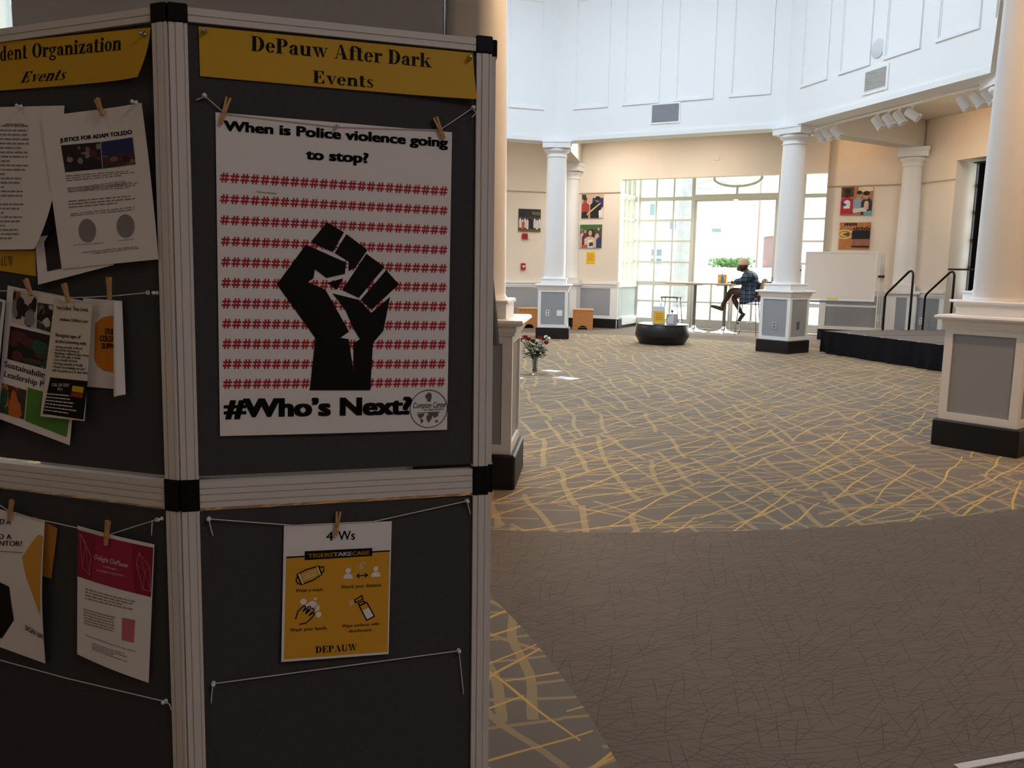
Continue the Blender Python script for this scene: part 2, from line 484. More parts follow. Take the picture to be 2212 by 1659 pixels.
# outlines of the papers, strings and pegs in each board panel's plane (tenths of a millimetre)
D={
"hdrR":[[-1008,17263],[4159,17281],[4214,16352],[-1002,16381]],
"hdrR_t1":[[-100,16918],[3308,16920],[-95,17187]],
"hdrR_t2":[[1022,16432],[2174,16433],[1024,16664]],
"hdrR_pin":[[-914,17179],[4082,17172]],
"post":[[-749,15752],[3737,15700],[3666,9656],[-797,9680]],
"post_t1":[[-596,15435],[3636,15403],[-592,15621]],
"post_t2":[[888,15000],[2051,14998],[890,15193]],
"post_t3":[[-690,10056],[2890,10017],[-683,10416]],
"rows":[[[-707,14479],[3651,14434],[-703,14665]],[[-715,14089],[3653,14052],[-711,14267]],[[-718,13698],[3652,13658],[-714,13877]],[[-713,13305],[3651,13263],[-709,13485]],[[-718,12914],[3643,12883],[-714,13100]],[[-721,12519],[3639,12499],[-717,12710]],[[-724,12129],[3638,12108],[-720,12326]],[[-726,11748],[3633,11722],[-722,11934]],[[-729,11360],[3629,11330],[-725,11553]],[[-732,10978],[3625,10934],[-728,11166]],[[-734,10592],[3614,10558],[-730,10781]]],
"fist":[[[1257,13818],[1581,13637],[1362,13244],[944,13430]],[[1627,13604],[2035,13308],[1799,12962],[1666,12885],[1667,13071],[1397,13231]],[[2014,13233],[2372,12981],[1861,12362],[1537,12512]],[[2402,12922],[2659,12645],[2113,12132],[1896,12324]],[[852,13375],[1614,13052],[1592,12830],[1233,12743],[1018,12908],[988,12732],[878,12657],[1216,12513],[1664,11694],[1495,11574],[1657,11544],[1748,10880],[1746,10524],[892,10540],[1010,11566],[299,12603]],[[1347,12444],[1861,12324],[2104,12071],[2482,12392],[2344,11710],[2135,11468],[2077,10518],[1740,10524],[1748,10864],[1746,11469],[1877,11544],[1745,11769],[1593,12127]],[[1247,12649],[1562,12744],[1435,12517]]],
"logo":[[3276,10107],[3674,10096],[3277,9716]],
"logo_t":[[2946,10128],[3641,10132],[2946,10252],[3172,10065],[3591,10076],[3172,10122],[3031,10032],[3520,10040]],
"logo_f":[[3209,10393],[3281,10454],[3341,10406],[3335,10344],[3313,10256],[3244,10258],[3247,10308],[3203,10347]],
"logo_m":[[[3031,10007],[3188,10018],[3172,9965],[3109,9910],[3062,9943]],[[3094,9901],[3157,9893],[3166,9861],[3125,9800],[3109,9854]],[[3229,9970],[3362,9991],[3330,9888],[3274,9817],[3235,9891]],[[3251,10026],[3489,10026],[3464,9947],[3394,9915],[3362,9966],[3267,9984]],[[3410,9864],[3473,9868],[3464,9821],[3420,9822]]],
"sheet":[[365,7841],[2511,7790],[2430,4978],[272,5059]],
"sheet_y":[[398,7180],[2464,7154],[2407,5029],[323,5107]],
"sheet_l":[[399,7207],[2468,7185],[2468,7157],[398,7177]],
"sheet_b":[[761,7292],[2108,7259],[2104,7092],[755,7110]],
"sheet_t":[[824,7154],[1312,7143],[825,7238],[1327,7145],[1681,7137],[1327,7226],[1700,7135],[2048,7131],[1700,7216]],
"sheet_4":[[1183,7478],[1318,7472],[1185,7668],[1425,7472],[1757,7459],[1426,7671]],
"sheet_c":[[571,6466],[1122,6446],[572,6535],[1469,6458],[2303,6433],[1469,6531],[453,5664],[1188,5637],[454,5737],[1477,5642],[2239,5618],[1478,5712],[1618,5525],[2094,5506],[1619,5588]],
"sheet_d":[[945,5168],[1781,5132],[946,5308]],
"s_mask":[[605,6830],[1029,6966],[1089,6788],[688,6612]],
"s_mask_ear":[[1029,6947],[1127,6939],[1126,6843],[1075,6809],[619,6798],[582,6710],[617,6638],[681,6624]],
"s_ppl":[[1616,6821],[1672,6816],[1515,6655],[1708,6650],[1612,6767],[2178,6813],[2228,6809],[2083,6649],[2273,6644],[2174,6758]],
"s_arr":[[1790,6697],[2008,6694]],
"s_6":[[1847,6833],[1952,6828],[1848,6988]],
"s_bub":[[720,6257],[785,6251],[953,6292],[982,6290],[893,6152],[995,6142],[976,6105],[1042,6099],[1015,5962],[1074,5956],[813,6159],[864,6154]],
"s_hand":[[564,5914],[609,6064],[730,6175],[766,6145],[710,6054],[827,6150],[864,6135],[764,6002],[892,6105],[929,6071],[825,5958],[928,6013],[935,5974],[854,5885],[762,5809],[635,5799]],
"s_bot":[[1835,6060],[1987,6124],[2141,5814],[1985,5743]],
"s_botw":[[1899,5956],[2043,6013],[2126,5827],[1981,5763]],
"s_neck":[[1809,6114],[1923,6162],[1949,6120],[1836,6068]],
"s_trig":[[1742,6195],[1886,6275],[1911,6202],[1761,6138]],
"s_spray":[[1623,6179],[1712,6190],[1630,6131],[1720,6150],[1637,6084],[1720,6119]],
"pegR":[[[-510,16024],[-663,15534]],[[3378,15955],[3564,15541]],[[1429,8071],[1367,7564]]],
"pinR":[[1474,15664]],
"strR":[[[-1078,15943],[-985,15986],[-932,16031],[-634,15777],[-590,15731],[1446,15642],[3480,15718],[4161,16206],[4225,16107],[4132,16011]],[[-967,7737],[-1004,7886],[-1034,8071],[553,7836],[2125,7808],[4104,8123],[4178,7832]],[[-1075,4352],[-1049,4607],[-1022,4745],[3946,4854],[3989,4499],[4055,3856]]],
"hdrL":[[-5514,17350],[-381,17228],[-531,16315],[-5586,16425]],
"hdrL_t1":[[-4283,16976],[-1058,16884],[-4264,17250]],
"hdrL_d":[[-4235,16965],[-3487,16950],[-4216,17246],[-3355,16949],[-1058,16884],[-3339,17214]],
"hdrL_t2":[[-3709,16502],[-2533,16470],[-3623,16707]],
"hdrL_pin":[[-494,17105]],
"letter":[[-5136,16108],[-2500,15974],[-3195,13233],[-5347,13252]],
"letter_t":[[-5158,15804],[-3029,15657],[-3160,13416],[-5333,13443]],
"just":[[-3095,15799],[-461,15853],[-269,13029],[-2706,12854]],
"just_t":[[-2607,15281],[-770,15329],[-2609,15357]],
"just_p":[[-2592,15222],[-1581,15231],[-1560,14736],[-2506,14709],[-1560,15230],[-759,15267],[-722,14778],[-1545,14735]],
"just_para":[[[-2509,14659],[-712,14685],[-673,14586],[-2486,14524]],[[-2476,14422],[-636,14456],[-598,14347],[-2451,14320]],[[-2458,14412],[-814,14515],[-797,14418],[-2454,14312]],[[-2461,14179],[-679,14239],[-673,14079],[-2452,14012]],[[-2420,13928],[-646,14030],[-637,13940],[-2415,13858]],[[-2375,13325],[-1572,13366],[-1569,13333],[-2372,13302]],[[-1245,13395],[-809,13428],[-810,13395],[-1246,13375]],[[-2279,13180],[-654,13290],[-657,13232],[-1737,13136]]],
"just_c":[[-1998,13584],[-1768,13580],[-1033,13652],[-808,13648]],
"yel":[[-5294,13239],[-3509,13224],[-3516,12709],[-5319,12910]],
"yel_t":[[-4559,12923],[-4141,12915],[-4546,13120]],
"back":[[-3478,13492],[-1321,13625],[-1379,12929],[-3379,12540]],
"back_p":[[-3225,13386],[-2581,14149],[-2465,12905],[-3127,12803]],
"sus":[[-4265,12521],[-2228,12236],[-2668,9342],[-4683,9771]],
"sus_p":[[[-4098,12445],[-3444,12318],[-3518,11653],[-4190,11771]],[[-3438,12186],[-2327,12074],[-2405,11440],[-3492,11671]],[[-4220,11700],[-2406,11423],[-2510,10745],[-4339,11016]],[[-4497,10511],[-3807,10394],[-3898,9784],[-4604,9893]],[[-3774,10456],[-2582,10271],[-2739,9504],[-3875,9760]]],
"sus_t":[[-4424,10858],[-3219,10643],[-4391,10986],[-4438,10652],[-2785,10393],[-4404,10776]],
"life":[[-2878,12262],[-1890,12166],[-2165,9876],[-3357,9897]],
"life_b":[[-3049,10703],[-2053,10669],[-2195,9902],[-3282,9955]],
"life_y":[[-2451,10567],[-2154,10547],[-2183,10431],[-2480,10451],[-2485,10433],[-2183,10421],[-2206,10329],[-2517,10355]],
"life_t":[[[-2842,12063],[-2004,12029],[-2829,12135]],[[-2743,11837],[-2015,11809],[-2735,11906]],[[-2872,11523],[-2220,11493],[-2859,11600]],[[-2888,11405],[-2068,11375],[-2880,11474]],[[-2912,11303],[-2185,11282],[-2905,11355]],[[-2925,11240],[-2257,11221],[-2918,11292]],[[-2938,11173],[-2020,11151],[-2931,11226]],[[-2947,11110],[-2231,11092],[-2939,11163]],[[-2960,11040],[-2312,11030],[-2952,11093]],[[-2978,10969],[-2179,10949],[-2970,11026]],[[-2991,10899],[-2115,10880],[-2983,10955]],[[-2995,10828],[-2050,10807],[-2987,10885]],[[-3012,10529],[-2554,10534],[-2999,10593]],[[-2861,10449],[-2735,10445],[-2853,10509]]],
"life_w":[[-3138,10399],[-2552,10395],[-2252,9958],[-3232,10004]],
"ora":[[-2270,12289],[-1287,12247],[-1363,10525],[-2415,10541]],
"ora_fold":[[-1368,12193],[-1183,12249],[-1174,10449],[-1494,10375]],
"ora_s":[[-1980,11792],[-1795,11915],[-1572,11953],[-1353,11950],[-1310,11934],[-1358,10837],[-1490,10841],[-1800,10872],[-1953,10958],[-2036,11109]],
"ora_t":[[[-1730,11595],[-1351,11589],[-1725,11710]],[[-1861,11456],[-1358,11451],[-1856,11572]],[[-1824,11314],[-1373,11309],[-1818,11423]]],
"dark":[[-4934,12362],[-4236,12217],[-4709,9532],[-5196,9250]],
"tiger":[[-5603,7882],[-3479,7701],[-3646,4602],[-5826,4832]],
"tiger_b":[[-3891,7744],[-3201,7557],[-3444,6457],[-3915,6493]],
"tiger_o":[[-4104,6868],[-3734,7309],[-3624,7400],[-3505,7382],[-3614,5688],[-3805,6109],[-3995,6483]],
"tiger_k":[[-5345,6304],[-5013,6266],[-4526,6170],[-4452,5448],[-4880,4962],[-5443,4922]],
"tiger_t":[[[-4848,7482],[-4438,7527],[-4840,7603]],[[-4908,7165],[-4415,7210],[-4900,7279]],[[-5074,7000],[-4100,7103],[-5066,7114]],[[-4916,6889],[-4072,6960],[-4914,6922]],[[-4121,5296],[-3614,5154],[-4098,5413]]],
"del":[[-2612,7688],[-621,7532],[-880,4670],[-2770,4945]],
"del_h":[[-2612,7604],[-647,7463],[-746,6456],[-2683,6621]],
"del_r":[[-1471,5941],[-1147,5933],[-1200,5455],[-1505,5475]],
"del_t":[[-2158,7063],[-1282,6992],[-2143,7168],[-1920,6925],[-1563,6907],[-1918,6967],[-2101,6817],[-1367,6792],[-2099,6864]],
"del_p":[[[-2442,6425],[-1064,6335],[-1082,6113],[-2465,6161]],[[-2525,5984],[-1615,5938],[-1655,5597],[-2518,5625]],[[-2309,5286],[-1368,5208],[-1376,5014],[-2317,5128]],[[-2478,5416],[-1154,5283],[-1155,5267],[-2479,5400]]],
"del_f":[[[-2546,7523],[-2450,7457],[-2245,7098],[-2314,6705],[-2506,6834]],[[-986,7329],[-741,7062],[-746,6576],[-922,6589],[-1066,7095]]],
"pegL":[[[-1544,16003],[-1414,15681]],[[-3544,12647],[-3401,12318]],[[-2502,12566],[-2412,12192]],[[-1354,12694],[-1357,12257]],[[-4306,8068],[-4422,7608]],[[-1695,7909],[-1782,7391]]],
"pinL":[[-3618,16024],[-599,15867]],
"strL":[[[-5204,12378],[-4595,12405],[-4149,12409],[-3377,12416],[-2543,12310],[-2361,12295],[-1954,12306],[-1270,12341],[-458,12408]],[[-5428,8288],[-4898,7958],[-4500,7811],[-3814,7725],[-2614,7657],[-1733,7608],[-1105,7836],[-496,8049],[-612,8015],[-646,7721]],[[-5821,4431],[-5139,4420],[-3094,4356],[-495,4348],[-380,4312],[-338,4206]]],
}
FAT['S'] = (.62, [([(x * 1.35, y * 1.45) for x, y in v], f) for v, f in FAT['s'][1]])

# ---------------------------------------------------------------- floor carpet
def carpet():
    m = bpy.data.materials.new('woven_carpet')
    m.use_nodes = True
    nt = m.node_tree
    N, L = nt.nodes, nt.links
    b = N['Principled BSDF']
    b.inputs['Roughness'].default_value = 0.95
    b.inputs['Specular IOR Level'].default_value = 0.12
    geo = N.new('ShaderNodeNewGeometry')
    sep = N.new('ShaderNodeSeparateXYZ')
    L.new(geo.outputs['Position'], sep.inputs[0])
    X, Y = sep.outputs['X'], sep.outputs['Y']

    def mth(op, a, c=None, d=None):
        n = N.new('ShaderNodeMath')
        n.operation = op
        for i, v in enumerate((a, c, d)):
            if v is None:
                continue
            if isinstance(v, (int, float)):
                n.inputs[i].default_value = v
            else:
                L.new(v, n.inputs[i])
        return n.outputs[0]

    def rand(a, c, seed):
        cb = N.new('ShaderNodeCombineXYZ')
        L.new(a, cb.inputs[0])
        L.new(c, cb.inputs[1])
        cb.inputs[2].default_value = seed
        w = N.new('ShaderNodeTexWhiteNoise')
        w.noise_dimensions = '3D'
        L.new(cb.outputs[0], w.inputs['Vector'])
        return w.outputs['Value']

    nz = N.new('ShaderNodeTexNoise')
    nz.inputs['Scale'].default_value = 1.7
    nz.inputs['Detail'].default_value = 1
    L.new(geo.outputs['Position'], nz.inputs['Vector'])
    wob = mth('SUBTRACT', nz.outputs['Fac'], .5)

    def sticks(deg, S, LEN, W, dens, seed, tilt=.6, wobble=.25, taper=True):
        """long tapering strokes lying about one direction"""
        a = radians(deg)
        u = mth('ADD', mth('MULTIPLY', X, cos(a)), mth('MULTIPLY', Y, sin(a)))
        v = mth('ADD', mth('MULTIPLY', X, -sin(a)), mth('MULTIPLY', Y, cos(a)))
        v = mth('MULTIPLY_ADD', wob, wobble, v)
        vs = mth('DIVIDE', v, S)
        cell = mth('FLOOR', vs)
        fr = mth('FRACT', vs)
        r0 = rand(cell, cell, seed)
        us = mth('ADD', mth('DIVIDE', u, LEN), r0)
        seg = mth('FLOOR', us)
        uf = mth('SUBTRACT', mth('FRACT', us), .5)
        r1 = rand(cell, seg, seed + 1.3)
        r2 = rand(cell, seg, seed + 2.7)
        r3 = rand(cell, seg, seed + 4.1)
        cen = mth('MULTIPLY_ADD', r1, .4, .3)
        slope = mth('MULTIPLY', mth('SUBTRACT', r2, .5), tilt * 2)
        dist = mth('ABSOLUTE', mth('SUBTRACT', fr, mth('MULTIPLY_ADD', slope, uf, cen)))
        wd = W / S
        if taper:
            lim = mth('MULTIPLY', mth('MULTIPLY_ADD', mth('ABSOLUTE', uf), -1.1, 1.15), wd)
        else:
            lim = wd
        on = mth('LESS_THAN', dist, lim)
        return mth('MULTIPLY', on, mth('LESS_THAN', r3, dens)), u, v

    def circle(cx, cy, r):
        dx, dy = mth('SUBTRACT', X, cx), mth('SUBTRACT', Y, cy)
        d = mth('SQRT', mth('ADD', mth('MULTIPLY', dx, dx), mth('MULTIPLY', dy, dy)))
        return mth('LESS_THAN', d, r)

    def both(*a):
        o = a[0]
        for q in a[1:]:
            o = mth('MAXIMUM', o, q)
        return o

    gold = both(sticks(50, .17, 1.15, .0062, .8, 1.0, .8, .10)[0], sticks(34, .23, .85, .0056, .75, 9.0, .9, .10)[0], sticks(-24, .40, .5, .0056, .5, 17.0, .8, .06)[0])
    t1, u1, v1 = sticks(-85, .21, .90, .017, .88, 25.0, .7, .12, False)
    t2, u2, v2 = sticks(-58, .34, .6, .012, .7, 33.0, .8, .12, False)
    t3, u3, v3 = sticks(8, .15, .60, .0075, .8, 41.0, .8, .12, False)
    t4, u4, v4 = sticks(28, .20, .55, .0085, .7, 81.0, .9, .12, False)
    tan_ = both(t1, t2, t3, t4)
    hatch = mth('MULTIPLY_ADD', mth('LESS_THAN', mth('FRACT', mth('DIVIDE', mth('ADD', X, mth('MULTIPLY', Y, .55)), .0085)), .58), .5, .5)
    dark = both(sticks(12, .022, .20, .0011, .6, 50.0, .9, .08)[0], sticks(40, .030, .17, .0011, .6, 55.0, .9, .08)[0], sticks(-28, .026, .22, .0011, .6, 60.0, .9, .08)[0], sticks(80, .05, .2, .0011, .5, 64.0, .9, .08)[0])
    patt = both(circle(.267, 10.36, 6.36), circle(-4.747, 1.008, 5.151))

    def mix(f, a, c):
        n = N.new('ShaderNodeMixRGB')
        L.new(f, n.inputs['Fac'])
        for k, v in (('Color1', a), ('Color2', c)):
            if isinstance(v, tuple):
                n.inputs[k].default_value = v
            else:
                L.new(v, n.inputs[k])
        return n.outputs['Color']

    fine = N.new('ShaderNodeTexNoise')
    fine.inputs['Scale'].default_value = 260
    L.new(geo.outputs['Position'], fine.inputs['Vector'])
    big = N.new('ShaderNodeTexNoise')
    big.inputs['Scale'].default_value = 1.3
    L.new(geo.outputs['Position'], big.inputs['Vector'])
    ground_ = mix(fine.outputs['Fac'], rgb('6E655C'), rgb('887D72'))
    pat = mix(mth('MULTIPLY', mth('MULTIPLY', tan_, hatch), .9), ground_, rgb('AF9872'))
    pat = mix(gold, pat, rgb('CDA764'))
    plain0 = mix(fine.outputs['Fac'], rgb('6B5E54'), rgb('85766B'))
    plain0 = mix(mth('MULTIPLY', big.outputs['Fac'], .35), plain0, rgb('6E6658'))
    plain = mix(mth('MULTIPLY', dark, .55), plain0, rgb('3A3430'))
    L.new(mix(patt, plain, pat), b.inputs['Base Color'])
    bp = N.new('ShaderNodeBump')
    bp.inputs['Strength'].default_value = .25
    bp.inputs['Distance'].default_value = .003
    L.new(fine.outputs['Fac'], bp.inputs['Height'])
    L.new(bp.outputs['Normal'], b.inputs['Normal'])
    return m


OX, OY = .267, 10.314                                               # centre of the eight-sided atrium
B2, C2 = (1.27, 18.77), (7.30, 15.60)
MW = Fr((*B2, 0), (.885, -.4654, 0), (-.4654, -.885, 0))            # far window wall: p(along, into the room, up)
LW = Fr((*B2, 0), (.955, .297, 0), (.297, -.955, 0))
RW = Fr((*C2, 0), (.297, -.955, 0), (-.955, -.297, 0))
BAY = Fr((2.94, 19.27, 0), (.885, -.4654, 0), (-.4654, -.885, 0))
CZ = 4.02                                                           # aisle ceiling
BZ = 3.546                                                          # underside of the beams

outer = [(-4.2, -3.2), (5.6, -3.2), (5.6, 3.1), RW.p(6.6).xy[:], C2, B2, LW.p(-6.6).xy[:], (-7.0, 11.0), (-4.2, 8.2)]
outer = [(q[0], q[1]) for q in outer]
fl = [(-4.4, -3.4), (5.8, -3.4), (5.8, 3.0), (9.5, 9.3)] + [tuple(RW.p(-.05, -1.2).xy), tuple(MW.p(6.2, -2.6).xy), tuple(MW.p(0.3, -2.6).xy), tuple(LW.p(-.2, -.25).xy), tuple(LW.p(-6.8, -.25).xy), (-7.25, 11.05), (-4.4, 8.3)]
m = MB()
m.prism(fl, -.12, 0)
struct(m.build('floor', carpet()), 'grey brown carpet with a round field of gold and tan criss cross strokes', 'carpet')

# eight corners of the atrium wall (inner face) and the columns beneath
AV = []
for k in range(8):
    a = radians(84.5 - 45 * k)
    AV.append((OX + 5.118 * cos(a), OY + 5.118 * sin(a)))
AV[0], AV[1], AV[2] = (.717, 15.523), (4.248, 13.638), (5.338, 9.771)
CV = []
for k in range(8):
    a = radians(84.5 - 45 * k)
    CV.append((OX + 5.282 * cos(a), OY + 5.282 * sin(a)))
CV[0], CV[1], CV[2], CV[3], CV[4] = (.75, 15.60), (4.41, 13.60), (5.63, 9.87), (3.66, 6.27), (-.25, 5.10)


def grow(q, d):
    v = Vector((q[0] - OX, q[1] - OY))
    v *= (v.length + d) / v.length
    return (OX + v.x, OY + v.y)


# aisle ceiling: the whole plan with an eight-sided opening
m = MB()
hole = [grow(q, .2) for q in AV]
big_ = [(q[0], q[1]) for q in fl]
tri = tessellate_polygon([[Vector((*q, 0)) for q in big_], [Vector((*q, 0)) for q in hole[::-1]]])
pts = big_ + hole[::-1]
m.add([(x, y, CZ) for x, y in pts] + [(x, y, CZ + .15) for x, y in pts], [tuple(t) for t in tri] + [tuple(i + len(pts) for i in t) for t in tri])
struct(m.build('ceiling', CEIL))

# atrium walls: eight panelled sides above the beam line
SIDE = ('back', 'back_right', 'right', 'front_right', 'front', 'front_left', 'left', 'back_left')
TOPZ = 6.9
for k in range(8):
    a, b_ = AV[k], AV[(k + 1) % 8]
    ex = Vector((b_[0] - a[0], b_[1] - a[1], 0))
    Ls = ex.length
    ex.normalize()
    ey = Vector((ex.y, -ex.x, 0))                                   # into the atrium
    if ey.dot(Vector((OX - a[0], OY - a[1], 0))) < 0:
        ey = -ey
    fr = Fr((*a, 0), ex, ey)
    ao, bo = grow(a, .36), grow(b_, .36)
    m = MB()
    m.prism([a, b_, bo, ao], BZ, TOPZ)
    w = struct(m.build('wall_atrium_' + SIDE[k], LANT), 'white panelled upper wall of the atrium' if k in (0, 1) else None)
    m = MB(fr)
    m.box(.004, Ls - .004, 0, .022, BZ + .002, 3.622)
    m.box(.004, Ls - .004, 0, .010, 3.622, 3.640)
    m.build('edge_band', LANT, w)
    pw_, gap_ = .665, .256
    x0 = .33 if k == 0 else .355 if k == 1 else (Ls - 4 * pw_ - 3 * gap_) / 2
    for i in range(4):
        xa = x0 + i * (pw_ + gap_)
        xb = xa + pw_
        m = MB(fr)
        za, zb = 4.085, 5.96
        for (p0, p1, q0, q1) in ((xa, xb, za, za + .045), (xa, xb, zb - .045, zb), (xa, xa + .045, za + .045, zb - .045), (xb - .045, xb, za + .045, zb - .045)):
            m.box(p0, p1, 0, .024, q0, q1)
        for (p0, p1, q0, q1) in ((xa + .045, xb - .045, za + .045, za + .058), (xa + .045, xb - .045, zb - .058, zb - .045), (xa + .045, xa + .058, za + .045, zb - .045), (xb - .058, xb - .045, za + .045, zb - .045)):
            m.box(p0, p1, 0, .012, q0, q1)
        m.build('panel_molding', LANT, w)
    if k == 0:
        AFB = fr
    if k == 1:
        AFR = fr
# flat atrium ceiling with a round glazed opening
m = MB()
ap = [grow(q, .3) for q in AV]
oc = [(OX + 1.9 * cos(2 * pi * i / 40), OY + 1.9 * sin(2 * pi * i / 40)) for i in range(40)]
tri = tessellate_polygon([[Vector((*q, 0)) for q in ap], [Vector((*q, 0)) for q in oc[::-1]]])
pts = ap + oc[::-1]
m.add([(x, y, TOPZ) for x, y in pts] + [(x, y, TOPZ + .2) for x, y in pts], [tuple(t) for t in tri] + [tuple(i + len(pts) for i in t) for t in tri])
n8 = len(pts)
m.add([(x, y, TOPZ) for x, y in oc] + [(x, y, TOPZ + .25) for x, y in oc], [(i, (i + 1) % 40, 40 + (i + 1) % 40, 40 + i) for i in range(40)])
struct(m.build('ceiling_atrium', LANT))
m = MB()
m.lathe([(1.9, TOPZ + .2), (.0, TOPZ + .75)], 40, c=(OX, OY), closed=False)
sk = struct(m.build('window_9', GLASS))
m = MB()
for i in range(8):
    m.tube([(OX + 1.9 * cos(i * pi / 4), OY + 1.9 * sin(i * pi / 4), TOPZ + .2), (OX, OY, TOPZ + .75)], .035, 6)
m.build('roof_bars', FRAMEM, sk)

# ---------------------------------------------------------------- outer walls
def wall_run(name, fr, segs, thick=.2, lab=None):
    m = MB(fr)
    for x0, x1, z0, z1 in segs:
        m.box(x0, x1, -thick, 0, z0, z1)
    return struct(m.build(name, BEIGE), lab)


wall_run('wall_back', MW, [(-.02, 1.11, 0, CZ), (5.30, 6.83, 0, CZ), (1.11, 5.30, 3.185, CZ)], .2, 'beige far wall around the bay window')
wall_run('wall_back_left', LW, [(-6.6, .02, 0, CZ)])
wall_run('wall_right', RW, [(-.02, .925, 0, CZ), (3.2, 6.6, 0, CZ), (.925, 3.2, 3.24, CZ)], .2, 'beige right wall behind the stage')
m = MB()
m.prism([outer[3], (outer[3][0] + .2, outer[3][1] - .1), (5.8, 3.0), outer[2]], 0, CZ)
struct(m.build('wall_front_right', BEIGE))
m = MB()
m.prism([(5.6, -3.2), (5.8, -3.2), (5.8, 3.1), (5.6, 3.1)], 0, CZ)
struct(m.build('wall_lobby_right', BEIGE))
m = MB()
m.prism([(-4.2, -3.2), (5.6, -3.2), (5.6, -3.4), (-4.2, -3.4)], 0, CZ)
struct(m.build('wall_front', BEIGE))
m = MB()
for y0, y1, z0, z1 in ((-3.2, 6.45, 0, CZ), (7.36, 8.25, 0, CZ), (6.45, 7.36, 0, 1.0), (6.45, 7.36, 3.85, CZ)):
    m.box(-4.4, -4.2, y0, y1, z0, z1)
struct(m.build('wall_lobby_left', BEIGE))
m = MB()
m.prism([(-4.2, 8.2), (-4.4, 8.3), (-7.2, 11.05), (-7.0, 11.0)], 0, CZ)
m.prism([(-7.0, 11.0), (-7.2, 11.05), tuple(LW.p(-6.65, -.2).xy), tuple(LW.p(-6.6, 0).xy)], 0, CZ)
struct(m.build('wall_left', BEIGE))
# the grey partition behind the board
m = MB()
m.box(-2.85, -.424, 4.93, 5.03, 0, CZ)
struct(m.build('wall_partition', mat('partition_paint', 'BAC2CC', .8, noise=.02, nscale=2)), 'plain grey partition rising behind the display board')
m = MB()
for y in (6.45, 6.82, 7.31):
    m.box(-4.28, -4.23, y, y + .05, 1.0, 3.85)
for z in (1.0, 1.9, 2.8, 3.805):
    m.box(-4.28, -4.23, 6.5, 6.82, z, z + .045)
    m.box(-4.28, -4.23, 6.87, 7.31, z, z + .045)
w5 = struct(m.build('window_5', FRAMEM))
m = MB()
m.box(-4.259, -4.253, 6.5, 7.31, 1.045, 3.805)
m.build('pane', GLASS, w5)

# picture rail, chair rail, wainscot, baseboard on a run of wall
_tn = [0]
RAILM = mat('beige_rail_shaded', 'B5A48F', .8)  # beige darkened to carry the shadow line under the rail's ledge


def dado(fr, x0, x1, panels, nm, base=True):
    _tn[0] += 1
    m = MB(fr)
    m.box(x0, x1, 0, .022, 2.912, 2.93, 1)
    m.box(x0, x1, 0, .050, .955, .990)
    m.box(x0, x1, 0, .030, .900, .955)
    m.box(x0, x1, 0, .016, .205, .235)
    for a, b_ in panels:
        pass
    struct(m.build('trim_%d' % _tn[0], [WHITE, RAILM]))
    m = MB(fr)
    xs = [x0] + [q for pr in panels for q in pr] + [x1]
    for i in range(0, len(xs), 2):
        m.box(xs[i], xs[i + 1], 0, .016, .235, .900)
    for a, b_ in panels:
        m.box(a, b_, 0, .016, .235, .27)
        m.box(a, b_, 0, .016, .865, .900)
    t = struct(m.build('trim_%d' % (_tn[0] + 20), WHITE))
    for a, b_ in panels:
        m = MB(fr)
        m.box(a, b_, 0, .006, .27, .865)
        m.build('grey_panel', GREYP, t)
    if base:
        m = MB(fr)
        m.box(x0, x1, 0, .035, 0, .195)
        m.box(x0, x1, 0, .022, .195, .205)
        struct(m.build('baseboard_' + nm, BLACKB))


dado(MW, .02, 1.11, [(.16, .96)], 'back')
m = MB(MW)
m.box(1.11, 1.128, -.21, .004, .205, 3.185)
struct(m.build('trim_62', WHITE))
dado(MW, 5.30, 6.80, [(5.42, 6.45)], 'back_right')
dado(LW, -6.5, -.02, [(-6.3, -4.3), (-4.15, -2.2), (-2.05, -.22)], 'back_left')
dado(RW, .02, .925, [(.30, .82)], 'right')
dado(RW, 3.2, 6.5, [(3.3, 6.4)], 'front_right')

# ---------------------------------------------------------------- the bay of windows
def bars(fr, rects, d0, d1):
    m = MB(fr)
    for x0, x1, z0, z1 in rects:
        m.box(x0, x1, d0, d1, z0, z1)
    return m


BL = -.13
BR = 3.95
wl = MB(BAY)
HZ = 3.42
# grid window on the left of the doors
zb = [(2.82, 2.90), (2.37, 2.41), (1.91, 1.95), (1.445, 1.485), (.94, 1.035), (.565, .605), (.02, .20)]
xl = [(BL, BL + .05), (.265, .305), (.665, .705)]
g = [(x0, x1, .02, HZ) for x0, x1 in xl]
for z0, z1 in zb + [(HZ - .06, HZ)]:
    g += [(BL + .05, .265, z0, z1), (.305, .665, z0, z1), (.705, 1.09, z0, z1)]
w2 = struct(bars(BAY, g, -.05, .03).build('window_2', FRAMEM), 'white gridded window left of the glass doors')
m = MB(BAY)
m.box(BL, 1.09, -.012, -.006, .2, HZ - .06)
m.build('pane', GLASS, w2)
